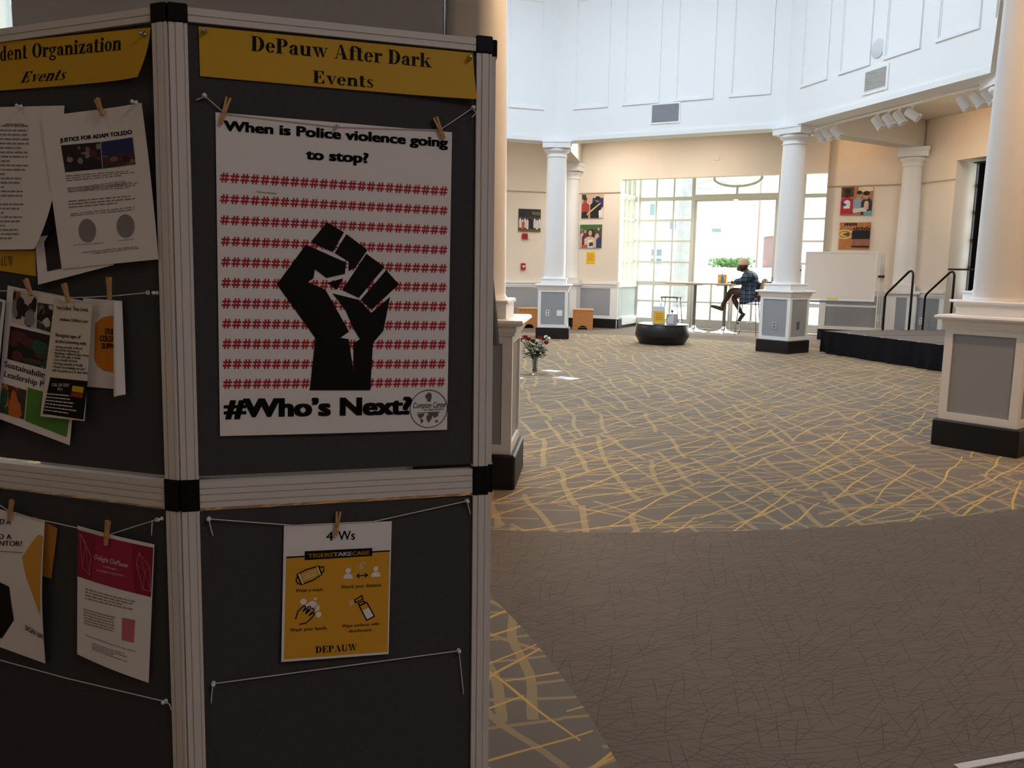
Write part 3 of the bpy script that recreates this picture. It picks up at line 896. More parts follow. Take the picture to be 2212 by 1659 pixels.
# double doors with a transom and an oval fanlight
g = [(1.09, 1.17, 0, HZ), (2.93, 3.01, 0, HZ), (1.17, 2.93, 2.82, 2.935), (1.17, 2.93, HZ - .05, HZ)]
door = struct(bars(BAY, g, -.06, .04).build('door_1', FRAMEM), 'white glass double doors under an oval fanlight')
for x0, x1, vs in ((1.17, 2.045, (1.59, )), (2.055, 2.93, (2.48, ))):
    g = [(x0, x0 + .045, .01, 2.82), (x1 - .045, x1, .01, 2.82), (x0 + .045, x1 - .045, .01, .21), (x0 + .045, x1 - .045, .575, .61), (x0 + .045, x1 - .045, .985, 1.03), (x0 + .045, x1 - .045, 2.79, 2.82)]
    for v_ in vs:
        g += [(v_, v_ + .04, .21, .575), (v_, v_ + .04, .61, .985)]
    if x0 > 2:
        g = [(a, b_, c, d) if not (c == .01 and d == 2.82 and a == x0) else (a, b_, c, 1.0) for a, b_, c, d in g]
    else:
        g = [(a, b_, c, d) if not (c == .01 and d == 2.82 and b_ == x1) else (a, b_, c, 1.0) for a, b_, c, d in g]
    leaf = bars(BAY, g, -.04, .02).build('door_leaf', FRAMEM, door)
    m = MB(BAY)
    m.box(x0 + .02, x1 - (.0 if x0 < 2 else .02), -.013, -.007, .21, 2.79)
    m.build('pane', GLASS, leaf)
m = MB(BAY)
v, f = [], []
nn = 40
for i in range(nn + 1):
    a = 2 * pi * i / nn
    for rr in ((.535, .205), (.480, .155)):
        for y in (-.04, .02):
            v.append((2.07 + rr[0] * cos(a), y, 3.275 + rr[1] * sin(a)))
for i in range(nn):
    k = 4 * i
    for a, b_ in ((0, 1), (1, 3), (3, 2), (2, 0)):
        f.append((k + a, k + b_, k + 4 + b_, k + 4 + a))
m.add(v, f)
m.box(2.045, 2.095, -.04, .02, 2.935, 3.085)
m.build('oval_fanlight', FRAMEM, door)
m = MB(BAY)
m.box(1.17, 2.93, -.013, -.007, 2.935, HZ - .05)
m.build('pane', GLASS, door)
# grid window on the right of the doors
xr = [(3.44, 3.48), (BR - .06, BR)]
g = [(x0, x1, .02, HZ) for x0, x1 in xr]
for z0, z1 in zb + [(HZ - .06, HZ)]:
    g += [(3.01, 3.44, z0, z1), (3.48, BR - .06, z0, z1)]
w3 = struct(bars(BAY, g, -.05, .03).build('window_3', FRAMEM), 'white gridded window right of the glass doors')
m = MB(BAY)
m.box(3.01, BR, -.012, -.006, .2, HZ - .06)
m.build('pane', GLASS, w3)
# left return of the bay: grey panel in a daylit tone below, glazing above
pa, pb = MW.p(1.128, 0), BAY.p(BL, .0)
dv = (pb - pa)
LB = dv.length
dv.normalize()
BS = Fr(pa, dv, Vector((dv.y, -dv.x, 0)))                           # p(deeper, into the bay, up)
m = MB(BS)
m.box(.005, LB, -.14, 0, 0, 1.02)
m.box(.005, .10, -.14, 0, 1.02, HZ)
m.box(.21, LB, -.14, 0, HZ - .05, CZ)
struct(m.build('wall_bay_left', WHITE))
m = MB(BS)
m.box(.24, LB - .05, 0, .006, .26, .90)
m.box(.05, .19, 0, .006, .26, .88)
struct(m.build('trim_60', mat('daylit_grey_panel', 'C9D3D6', .8)))  # wainscot grey made lighter and bluer to paint in the window daylight
m = MB(BS)
m.box(.0, LB, 0, .03, .90, 1.02)
m.box(.2, LB, 0, .05, .07, .24)
struct(m.build('trim_61', WHITE))
m = MB(BS)
m.box(.0, .2, 0, .034, 0, .20)
m.box(.2, LB, 0, .030, 0, .06)
struct(m.build('baseboard_bay', BLACKB))
g = []
n_ = 4
for i in range(1, n_):
    x = .10 + (LB - .10) * i / (n_ - .35)
    g.append((x - .022, x + .022, 1.02, HZ - .05))
for z0, z1 in ((1.02, 1.06), (1.445, 1.50), (1.90, 1.96), (2.36, 2.42), (2.80, 2.92), (HZ - .09, HZ - .05)):
    g.append((.10, LB, z0, z1))
w1 = struct(bars(BS, g, -.10, -.02).build('window_1', FRAMEM), 'narrow gridded side window on the left return of the bay')
m = MB(BS)
m.box(.10, LB, -.065, -.060, 1.05, HZ - .06)
m.build('pane', GLASS, w1)
# right return and ceiling of the bay
pc, pd = MW.p(5.30, 0), BAY.p(BR, 0)
m = MB()
m.prism([tuple(pc.xy), tuple(pd.xy), tuple((pd + .15 * MW.ex).xy), tuple((pc + .15 * MW.ex).xy)], 0, CZ)
struct(m.build('wall_bay_right', BEIGE))
m = MB()
m.prism([tuple(MW.p(1.10, -.19).xy), tuple(MW.p(5.35, -.19).xy), tuple(BAY.p(BR + .1, -.1).xy), tuple(BAY.p(BL - .1, -.1).xy)], HZ, HZ + .1)
struct(m.build('ceiling_bay', CEIL))

# recessed window with a black curtain on the right wall
m = MB(RW)
m.box(.925 - .12, .925, -.44, -.2, 0, 3.36)
m.box(3.2, 3.32, -.44, -.2, 0, 3.36)
m.box(.925, 3.2, -.44, -.2, 3.24, 3.36)
m.box(.805, 3.32, -.54, -.44, 0, .9)
struct(m.build('wall_recess', BEIGE))
m = MB(RW)
for z in (.9, 1.38, 1.86, 2.34, 2.80, 3.19):
    m.box(.925, 3.2, -.50, -.44, z, z + .06)
for x in (.90, 1.55, 2.2, 2.8, 3.14):
    m.box(x, x + .035, -.495, -.445, .9, 3.24)
w4 = struct(m.build('window_4', mat('dark_window_frame', '4A4744', .5)))
m = MB(RW)
m.box(.95, 3.2, -.473, -.467, .95, 3.2)
m.build('pane', GLASS, w4)
m = MB(RW)
n_ = 60
v, f = [], []
for i in range(n_ + 1):
    x = 1.055 + 2.11 * i / n_
    y = -.36 + .035 * sin(i * 1.25) + .012 * sin(i * 2.9)
    v += [(x, y, .45), (x, y, 3.20)]
for i in range(n_):
    f.append((2 * i, 2 * i + 2, 2 * i + 3, 2 * i + 1))
m.add(v, f, smooth=True)
cu = m.build('window_curtain', mat('black_curtain', '0D0B10', .95, spec=.1), base=tuple(RW.p(2.0, -.36, .45)))
tag(cu, 'black curtain drawn across the recessed window on the right wall', 'curtain')
m = MB(RW)
m.tube([(.94, -.36, 3.215), (3.19, -.36, 3.215)], .012, 8)
m.build('curtain_rod', BLACKM, cu)

# radial beams over the aisle
OV = {0: tuple(MW.p(.05, .06).xy), 1: tuple(RW.p(.03, .08).xy), 2: (8.6, 9.5), 7: (-4.6, 16.4), 6: (-6.6, 11.0)}
for k, q in OV.items():
    a, b_ = Vector(grow(AV[k], .34)), Vector(q)
    d = (b_ - a).normalized()
    nrm = Vector((-d.y, d.x)) * .16
    m = MB()
    m.prism([tuple(a + nrm), tuple(b_ + nrm), tuple(b_ - nrm), tuple(a - nrm)], BZ, CZ)
    struct(m.build('ceiling_beam', CEIL))

# ---------------------------------------------------------------- columns on panelled pedestals
def column(x, y, deg, label, bez=BZ, ped=True):
    fr = turned(x, y, deg)
    root = thing('column', label, 'column', (x, y, 0), 'white columns around the atrium', 'thing')
    m = MB(fr)
    m.cbox(-.305, .305, -.305, .305, 0, .205, .012).build('plinth', BLACKB, root)
    MB(fr).box(-.262, .262, -.262, .262, .205, .90).build('pedestal_core', GREYP, root)
    m = MB(fr)
    for s in (-1, 1):
        for t in (-1, 1):
            m.box(min(s * .276, s * .218), max(s * .276, s * .218), min(t * .276, t * .218), max(t * .276, t * .218), .205, .92)
    for z0, z1 in ((.205, .262), (.858, .92)):
        for s in (-1, 1):
            m.box(-.218, .218, min(s * .276, s * .255), max(s * .276, s * .255), z0, z1)
            m.box(min(s * .276, s * .255), max(s * .276, s * .255), -.218, .218, z0, z1)
    m.build('pedestal_frame', WHITE, root)
    m = MB(fr)
    m.box(-.290, .290, -.290, .290, .905, .925)
    m.cbox(-.300, .300, -.300, .300, .925, .962, .004)
    v, f = [], []
    prof = [(.318, .962), (.336, .968), (.342, .982), (.336, .996), (.322, 1.0)]
    for r, z in prof:
        v += [(-r, -r, z), (r, -r, z), (r, r, z), (-r, r, z)]
    for j in range(4):
        f += [(4 * j + i, 4 * j + (i + 1) % 4, 4 * j + 4 + (i + 1) % 4, 4 * j + 4 + i) for i in range(4)]
    f += [(0, 1, 2, 3), (16, 17, 18, 19)]
    m.add(v, f)
    m.build('pedestal_cap', WHITE, root)
    m = MB(fr)
    m.box(-.232, .232, -.232, .232, 1.0, 1.085)
    m.cbox(-.245, .245, -.245, .245, 1.085, 1.108, .008)
    m.build('base_block', WHITE, root)
    m = MB(fr)
    prof = [(.212, 1.108), (.212, 1.118), (.203, 1.13)]
    for i in range(13):
        t = i / 12
        prof.append((.202 - .027 * t ** 1.5, 1.14 + (bez - .275 - 1.14) * t))
    m.lathe(prof, 48)
    m.build('shaft', WHITE, root)
    m = MB(fr)
    z = bez - .275
    m.lathe([(.176, z), (.190, z + .006), (.192, z + .022), (.178, z + .028), (.178, z + .075), (.190, z + .085), (.225, z + .105), (.236, z + .13), (.234, z + .155), (.20, z + .16)], 48)
    m.cbox(-.250, .250, -.250, .250, z + .16, bez - .02, .002)
    m.box(-.262, .262, -.262, .262, bez - .025, bez)
    m.build('capital', WHITE, root)
    return root


CL = ('column left of the bay window with two plates on its pedestal',
      'column between the high table and the whiteboard',
      'column mostly hidden behind the big right edge column',
      'nearest big column at the right edge on a grey panelled pedestal',
      'nearest left column standing directly behind the display board',
      'column hidden behind the grey partition, front left of the atrium',
      'column at the left side of the atrium behind the partition',
      'column at the back left of the atrium behind the partition')
for k in range(8):
    x, y = CV[k]
    column(x, y, 84.5 - 45 * k + 90, ('white round ' + CL[k])[:200])


def wall_column(fr, x, y, label):
    """a column half sunk in the wall on a flat wainscot pier"""
    c = fr.p(x, y)
    ang = math.degrees(math.atan2(fr.ex.y, fr.ex.x))
    f2 = turned(c.x, c.y, ang)
    root = thing('column', label, 'column', (c.x, c.y, 0), None, 'thing')
    m = MB(f2)
    m.box(-.27, .27, -.2, .2, 0, .205)
    m.build('plinth', BLACKB, root)
    m = MB(f2)
    m.box(-.25, .25, -.18, .18, .205, .93)
    m.box(-.29, .29, -.22, .22, .93, .99)
    m.box(-.21, .21, -.2, .2, .99, 1.09)
    m.build('pier', WHITE, root)
    m = MB(f2)
    m.box(-.09, .09, -.184, -.178, .27, .865)
    m.build('grey_panel', GREYP, root)
    m = MB(f2)
    m.lathe([(.195, 1.09), (.195, 1.13)] + [(.19 - .03 * (i / 10) ** 1.5, 1.14 + 2.07 * i / 10) for i in range(11)], 40)
    m.build('shaft', WHITE, root)
    m = MB(f2)
    m.lathe([(.165, 3.21), (.18, 3.22), (.18, 3.24), (.168, 3.25), (.168, 3.29), (.21, 3.33), (.22, 3.37), (.19, 3.38)], 40)
    m.box(-.25, .25, -.24, .24, 3.38, 3.48)
    m.box(-.265, .265, -.255, .255, 3.48, 3.546)
    m.build('capital', WHITE, root)


wall_column(MW, .0, .06, 'pale engaged column in the far corner, half hidden by the left window column')
wall_column(MW, 6.76, .10, 'cream engaged column in the corner between the two photos and the stage')

# ---------------------------------------------------------------- outdoors: a lawn that rises away from the building
m = MB()
ys = [(15.5, -.15), (21, -.15), (26, .12), (32, .75), (40, 1.42), (48, 1.5), (120, 1.5)]
m.add([(x, y, z) for y, z in ys for x in (-60, 80)], [(2 * i, 2 * i + 1, 2 * i + 3, 2 * i + 2) for i in range(len(ys) - 1)])
struct(m.build('ground', mat('sunlit_grass', 'C2C9A4', .9, noise=.2, nscale=2)))

# ---------------------------------------------------------------- outdoors seen through the glass
LEAF = mat('hedge_leaf', '5E8A3C', .8, noise=.4, nscale=9)


def leafy(name, label, cat, cx, cy, z0, rx, ry, rz, n, seed, m_, s_=.16):
    rnd = random.Random(seed)
    mb = MB()
    for _ in range(n):
        a, b_, c = rnd.gauss(0, .45), rnd.gauss(0, .45), rnd.gauss(0, .45)
        p_ = Vector((cx + rx * max(-1, min(1, a)), cy + ry * max(-1, min(1, b_)), z0 + rz * (1 + max(-1, min(1, c)))))
        d = Vector((rnd.uniform(-1, 1), rnd.uniform(-1, 1), rnd.uniform(-1, 1))).normalized() * s_
        e = d.orthogonal().normalized() * s_ * .5
        mb.add([tuple(p_ - d), tuple(p_ + e), tuple(p_ + d), tuple(p_ - e)], [(0, 1, 2, 3)])
    return tag(mb.build(name, m_), label, cat)


leafy('hedge', 'green hedge on the lawn far outside seen through the glass door', 'hedge', 11.35, 44, 1.42, 1.1, .6, .26, 420, 3, LEAF, .12)
t = thing('small_tree', 'small yellow leaved tree outside just left of the bay column', 'tree', (15.35, 48, 1.5))
m = MB()
m.tube([(15.35, 48, 1.45), (15.38, 48, 2.4), (15.4, 48, 3.3)], [.05, .04, .02], 8)
m.build('trunk', mat('young_bark', '8A7F72', .9), t)
rnd = random.Random(4)
m = MB()
for _ in range(170):
    p_ = Vector((15.45 + rnd.gauss(0, .28), 48 + rnd.gauss(0, .28), 3.25 + rnd.gauss(0, .25)))
    d = Vector((rnd.uniform(-1, 1), rnd.uniform(-1, 1), rnd.uniform(-1, 1))).normalized() * .11
    e = d.orthogonal().normalized() * .06
    m.add([tuple(p_ - d), tuple(p_ + e), tuple(p_ + d), tuple(p_ - e)], [(0, 1, 2, 3)])
m.build('foliage', mat('yellow_leaf', 'D0C23E', .8), t)
m = MB()
m.lathe([(.05, 1.4), (.045, 4), (.03, 10)], 10, c=(12.95, 45))
m.ball((12.95, 45, 10.05), .09)
fp_ = m.build('flagpole', mat('pole_paint', 'B98E8A', .6))
tag(fp_, 'thin flagpole outside seen through the glass doors', 'flagpole')
t = thing('shed', 'small pale maroon outbuilding outside behind the yellow tree', 'shed', (15.9, 50, 1.5))
m = MB()
m.box(15.15, 15.85, 49.4, 51.4, 1.45, 3.35)
m.build('wall', mat('maroon_siding_hazed', 'B08890', .8), t)  # maroon paled to put the overexposed haze into its colour
m = MB()
m.add([(15.05, 49.2, 3.35), (15.95, 49.2, 3.35), (15.95, 51.6, 3.35), (15.05, 51.6, 3.35), (15.5, 49.2, 3.6), (15.5, 51.6, 3.6)], [(0, 1, 4), (2, 3, 5), (1, 2, 5, 4), (3, 0, 4, 5), (0, 3, 2, 1)])
m.build('roof', mat('shed_roof', 'C2B6B8', .8), t)
t = thing('tree', 'pale grey tree outside behind the gridded window', 'tree', (5.3, 26.5, .2))
m = MB()
m.tube(cr([(5.27, 26.5, -.1), (5.30, 26.5, 1.5), (5.32, 26.5, 3.2), (5.42, 26.5, 6)], 4), [.25] * 5 + [.22] * 4 + [.19] * 4, 12)
m.build('trunk', mat('pale_bark', 'B9B4BE', .9, noise=.25, nscale=6), t)
rnd = random.Random(5)
m = MB()
for k in range(14):
    z = rnd.uniform(3.4, 5.8)
    a = rnd.uniform(0, 2 * pi)
    l = rnd.uniform(1.0, 2.6)
    m.tube(cr([(5.36, 26.5, z), (5.36 + .5 * l * cos(a), 26.5 + .5 * l * sin(a), z + .1), (5.36 + l * cos(a), 26.5 + l * sin(a), z - rnd.uniform(-.4, .7))], 3), [.05, .045, .04, .03, .022, .016, .01], 6)
m.build('branches', mat('pale_bark', ''), t)
t = thing('apartment_house', 'pale house with dark windows far outside behind the bay', 'house', (6, 62, 1.4))
m = MB()
m.box(-8, 18, 60, 70, 1.4, 8.2)
m.build('wall', mat('pale_render', 'E9E6E2', .8), t)
m = MB()
m.add([(-9, 59.4, 8.2), (19, 59.4, 8.2), (19, 70.6, 8.2), (-9, 70.6, 8.2), (-6, 65, 10.8), (16, 65, 10.8)], [(0, 1, 5, 4), (1, 2, 5), (2, 3, 4, 5), (3, 0, 4), (0, 3, 2, 1)])
m.build('roof', mat('house_roof', 'A8A6AA', .8), t)
for X_0, Z_0, w_, h_w in ((9.55, 5.1, .3, .75), (11.0, 4.15, .4, .7), (9.75, 2.3, .7, .4), (9.75, 1.75, .7, .3), (14.0, 4.0, .6, .22), (6.0, 4.2, .5, .7), (3.0, 4.2, .5, .7)):
    m = MB()
    m.box(X_0, X_0 + w_, 59.93, 60.02, Z_0, Z_0 + h_w)
    m.build('window', mat('house_window', '97A6B6', .5), t)

# ---------------------------------------------------------------- things on the walls
def canvas(fr, x0, x1, z0, z1, label, bgc, shapes):
    """a photograph printed on a thin panel; shapes = (colour, [(s, t) ...]) in fractions of the panel"""
    root = thing('wall_photo', label, 'picture', tuple(fr.p((x0 + x1) / 2, .02, z0)), 'square photo panels on the far walls')
    m = MB(fr)
    m.box(x0, x1, .002, .024, z0, z1)
    m.build('panel', mat('photo_bg_' + bgc, bgc, .5, noise=.45, nscale=18), root)
    mats, idx = [], {}
    m = MB(fr)
    for i, (c, pts) in enumerate(shapes):
        if c not in idx:
            idx[c] = len(mats)
            mats.append(mat('photo_' + c, c, .5, noise=.35, nscale=26))
        P = [(min(max(s, .0), 1), min(max(t, 0), 1)) for s, t in pts]
        tri = tessellate_polygon([[Vector((*q, 0)) for q in P]])
        m.add([(x0 + s * (x1 - x0), .0245 + .0003 * i, z1 - t * (z1 - z0)) for s, t in P], [tuple(q) for q in tri], idx[c])
    m.build('printed_image', mats, root)
    return root


def el(cx, cy, rx, ry, n=12):
    return [(cx + rx * cos(2 * pi * i / n), cy + ry * sin(2 * pi * i / n)) for i in range(n)]


def body(cx, top, w, h):
    return [(cx - w * .5, top + h), (cx - w * .52, top + h * .2), (cx - w * .2, top), (cx + w * .2, top), (cx + w * .52, top + h * .2), (cx + w * .5, top + h)]


rnd = random.Random(21)
crowd = [('1B1A20', el(rnd.random(), rnd.uniform(.08, .35), .09, .06)) for _ in range(10)]
for k in range(9):
    cx = .06 + k * .11
    crowd += [('D9D4D0' if k not in (4, 5) else '22222A', body(cx, .42 + .05 * (k % 2), .10, .42)), ('7C5444', el(cx, .38 + .05 * (k % 2), .03, .04))]
crowd += [('B5532F', body(.2, .55, .12, .34)), ('6C5233', [(0, .9), (1, .9), (1, 1), (0, 1)]), ('5A6040', [(.55, .1), (1, .12), (1, .28), (.6, .25)])]
canvas(LW, -1.245, -.745, 2.07, 2.55, 'photo panel of a crowd of players in white, hanging above the red fire alarm', '2D2630', crowd)
canvas(MW, .23, .735, 2.385, 2.89, 'photo panel of a trombone player in black beside a person in red', 'C9A994', [
    ('3A2A22', [(0, 0), (.2, 0), (.2, .2), (0, .2)]), ('24306B', [(.5, .15), (1, .15), (1, .55), (.5, .55)]), ('A43A34', body(.15, .34, .42, .6)), ('8A5A42', el(.16, .24, .09, .11)), ('3C241C', el(.15, .17, .1, .07)),
    ('16161B', body(.66, .3, .5, .75)), ('9A6A52', el(.72, .25, .08, .1)), ('17120F', el(.74, .17, .12, .09)), ('22222C', [(0, .75), (.3, .72), (.32, 1), (0, 1)]), ('D8C08A', [(.28, .78), (.86, .36), (.89, .39), (.32, .83)]), ('C8B080', [(.24, .86), (.3, .74), (.36, .8), (.3, .9)]), ('E8DCD0', [(.8, .7), (1, .6), (1, 1), (.82, 1)])])
canvas(MW, .21, .715, 1.745, 2.245, 'photo panel of a smiling woman holding a camera, above the yellow notice', '4A4038', [
    ('3F6B36', [(0, 0), (1, 0), (1, .2), (0, .24)]), ('C9B2A6', body(.1, .35, .2, .7)), ('5C2F3A', body(.2, .42, .2, .7)), ('B08A76', el(.24, .3, .06, .08)), ('8A7464', el(.08, .24, .06, .08)), ('C5A79C', body(.8, .38, .2, .6)), ('2D3A66', body(.92, .55, .3, .5)), ('B99B88', el(.86, .2, .05, .07)),
    ('2B1C18', el(.5, .4, .15, .22)), ('D8B49C', body(.47, .52, .5, .5)), ('C69A80', el(.48, .37, .09, .13)), ('EAE2DC', [(.36, .66), (.62, .66), (.6, 1), (.4, 1)]), ('3A3A3C', [(.42, .8), (.6, .74), (.64, .9), (.45, .96)]), ('B05A2C', [(.08, .9), (.36, .86), (.36, 1), (.08, 1)])])
canvas(MW, 5.565, 6.115, 2.375, 2.895, 'photo panel of a person in a red top beside two seated companions', 'A8764E', [
    ('5A3A2A', [(0, 0), (.4, 0), (.4, .35), (0, .35)]), ('E0D2B4', [(.55, 0), (1, 0), (1, .15), (.55, .2)]), ('B3233F', body(.18, .36, .5, .6)), ('3A241C', el(.2, .25, .09, .12)), ('1D1514', el(.2, .13, .1, .08)), ('E6E2E2', body(.2, .46, .2, .3)), ('33407A', [(.02, .5), (.2, .62), (.14, .68), (.0, .6)]),
    ('8FA3B8', body(.55, .38, .3, .5)), ('C08C70', el(.58, .28, .08, .11)), ('2E211C', el(.58, .2, .09, .07)), ('2E2E38', body(.84, .4, .36, .6)), ('C59076', el(.8, .33, .09, .12)), ('2A1A14', el(.8, .23, .11, .08)), ('D8D2CC', [(.4, .78), (.8, .72), (.85, .86), (.42, .92)]), ('D5B49E', body(.82, .5, .14, .3)), ('6FA3B8', [(.75, .88), (1, .84), (1, 1), (.75, 1)])])
sq = [('2A1812', el(.18 + .07 * k, .07, .03, .06)) for k in range(6)]
for k in range(7):
    cx = .48 + .08 * k
    sq += [('17141A', body(cx, .3 - .03 * (k % 2), .13, .34)), ('3A241C', el(cx, .24 - .03 * (k % 2), .035, .05)), ('9A6448', [(cx - .05, .62), (cx + .05, .62), (cx + .045, .9), (cx - .045, .9)]), ('1A1414', [(cx - .05, .87), (cx + .05, .87), (cx + .05, .93), (cx - .05, .93)])]
canvas(MW, 5.575, 6.12, 1.74, 2.24, 'photo panel of a team on a wooden court with a yellow floor mark', 'B5753E', [('EAE0D0', el(.18, .44, .28, .17, 20)), ('B5753E', el(.18, .44, .24, .14, 20)), ('D9B53A', el(.2, .44, .2, .09, 16)), ('5A3A1E', [(.1, .44), (.3, .36), (.36, .44), (.3, .52)])] + sq)

t = thing('paper_notice', 'small yellow notice taped below the photo of the smiling woman', 'notice', tuple(MW.p(.47, .004, 1.39)))
m = MB(MW)
m.box(.365, .575, .001, .003, 1.39, 1.655)
m.build('sheet', mat('notice_yellow', 'EDBE2E', .6), t)
m = MB(MW)
for k, (a, b_) in enumerate(((.40, .54), (.38, .56), (.41, .53), (.40, .55))):
    m.box(a, b_, .003, .0036, 1.60 - .04 * k, 1.612 - .04 * k)
m.build('typed_text', mat('notice_ink', 'B8701A', .7), t)

t = thing('fire_alarm', 'red fire alarm strobe on the wall just under the crowd photo', 'alarm', tuple(LW.p(-1.09, 0, 1.905)))
m = MB(LW)
m.cbox(-1.165, -1.035, 0, .05, 1.905, 2.025, .008)
m.build('housing', mat('alarm_red', 'B01F24', .4), t)
m = MB(LW)
m.box(-1.045, -.995, 0, .045, 1.91, 2.01)
m.build('strobe_lens', mat('strobe_clear', 'D8D6C8', .2), t)
m = MB(LW)
for k in range(3):
    m.box(-1.15 + .028 * k, -1.138 + .028 * k, .05, .0525, 1.93, 2.0)
m.build('grille_slots', mat('alarm_dark_red', '6E1216', .5), t)
t = thing('fire_alarm_pull', 'red fire alarm pull box with white T handle low on the left wall', 'alarm', tuple(LW.p(-1.125, 0, 1.24)))
m = MB(LW)
m.cbox(-1.175, -1.075, 0, .045, 1.24, 1.385, .006)
m.build('housing', mat('alarm_red', ''), t)
m = MB(LW)
m.box(-1.158, -1.092, .045, .058, 1.315, 1.335)
m.plate([(-1.145, 1.315), (-1.105, 1.315), (-1.125, 1.275)], .045, .056)
m.build('handle', WHITE, t)
m = MB(MW)
m.cbox(3.10, 3.21, 0, .015, 3.50, 3.57, .004)
tag(m.build('wall_plate', BEIGE), 'small blank plate on the wall above the glass doors', 'wall plate')


def outlet(fr, x, y, z, w, h, label, m_=WHITE, holes=True, grp=None):
    root = thing('wall_outlet', label, 'outlet', tuple(fr.p(x, y, z - h / 2)), grp)
    m = MB(fr)
    m.cbox(x - w / 2, x + w / 2, y, y + .008, z - h / 2, z + h / 2, .003)
    pl_ = m.build('cover_plate', m_, root)
    if holes:
        m = MB(fr)
        for s in (-1, 1):
            m.box(x - .014, x + .014, y + .008, y + .0095, z + s * .024 - .014, z + s * .024 + .014)
        m.build('socket', mat('socket_grey', '55555A', .5), pl_)
    return root


def ped_face(k, side):
    """frame on one panelled face of the pedestal of column k"""
    x, y = CV[k]
    f = turned(x, y, 84.5 - 45 * k + 90 + side)
    return Fr(f.p(0, 0), f.ex, f.ey)


fB = ped_face(0, 0)
# of the four faces take the one that looks towards the camera
def facing(k):
    best = []
    for s in (0, 90, 180, 270):
        f = ped_face(k, s)
        c = f.p(0, .262)
        d = (Vector((0, 0, 0)) - Vector((c.x, c.y, 0))).normalized()
        best.append((f.ey.dot(d), s))
    best.sort(reverse=True)
    return [ped_face(k, s) for _, s in best]


fb = facing(0)[0]
outlet(fb, .095, .262, .475, .062, .108, 'single white outlet plate on the pedestal of the left bay window column', holes=True)
outlet(fb, -.125, .262, .475, .105, .105, 'double blank white plate on the pedestal of the left bay window column', holes=False)
f1, f2 = facing(1)[:2]
if f1.p(0, .3).x > f2.p(0, .3).x:
    f1, f2 = f2, f1
outlet(f1, -.005, .262, .44, .095, .115, 'grey box outlet with a dark socket on the left pedestal face beside the stool', mat('outlet_grey', 'A9AFB6', .4))
outlet(f2, .0, .262, .45, .075, .125, 'dark grey plate on the shaded pedestal face beside the whiteboard', mat('plate_dark', '6A625C', .5), holes=False)
outlet(RW, .42, .006, .45, .072, .115, 'white outlet on the wainscot between the two black handrails')
outlet(MW, 6.38, .006, .45, .072, .115, 'white outlet on the wainscot left of the first black handrail')

# vents and a speaker on the atrium walls
t = thing('air_vent', 'square gridded air vent on the atrium wall above the bay window', 'vent', tuple(AFB.p(2.03, 0, 3.745)), 'air vents on the atrium walls')
m = MB(AFB)
m.box(1.80, 2.27, 0, .004, 3.765, 4.055)
m.build('backing', mat('vent_dark', '63666C', .8), t)
m = MB(AFB)
for k in range(23):
    m.box(1.805 + k * .0205, 1.813 + k * .0205, .004, .014, 3.765, 4.055)
for k in range(15):
    m.box(1.80, 2.27, .004, .014, 3.765 + k * .0202, 3.772 + k * .0202)
m.build('grille', mat('vent_grey', 'A9ADB4', .5), t)
m = MB(AFB)
for a, b_, c, d in ((1.775, 2.295, 3.74, 3.765), (1.775, 2.295, 4.055, 4.08), (1.775, 1.80, 3.765, 4.055), (2.27, 2.295, 3.765, 4.055)):
    m.box(a, b_, 0, .016, c, d)
m.build('frame', LANT, t)
t = thing('air_vent', 'louvred air vent on the atrium wall above the track lights', 'vent', tuple(AFR.p(2.07, 0, 3.71)), 'air vents on the atrium walls')
m = MB(AFR)
m.box(1.87, 2.285, 0, .004, 3.735, 4.0)
m.build('backing', mat('vent_shadow', '35333A', .8), t)
m = MB(AFR)
for k in range(13):
    z = 3.737 + k * .0205
    m.add([(1.87, .004, z), (2.285, .004, z), (2.285, .020, z + .012), (1.87, .020, z + .012), (1.87, .004, z + .003), (2.285, .004, z + .003), (2.285, .020, z + .015), (1.87, .020, z + .015)], [(0, 1, 2, 3), (4, 7, 6, 5), (0, 4, 5, 1), (3, 2, 6, 7)])
m.build('louvres', LANT, t)
m = MB(AFR)
for a, b_, c, d in ((1.83, 2.325, 3.70, 3.735), (1.83, 2.325, 4.0, 4.03), (1.83, 1.87, 3.735, 4.0), (2.285, 2.325, 3.735, 4.0)):
    m.box(a, b_, 0, .018, c, d)
m.build('frame', LANT, t)
f_ = Fr(AFR.p(2.075, 0, 4.265), AFR.ex, Vector((0, 0, 1)), AFR.ey)
m = MB(f_)
m.lathe([(.125, 0), (.125, .012), (.118, .016), (.0, .016)], 36)
tag(m.build('wall_speaker', mat('speaker_grille', 'D2D6DA', .7)), 'round white speaker grille on the atrium wall above the louvred vent', 'speaker')

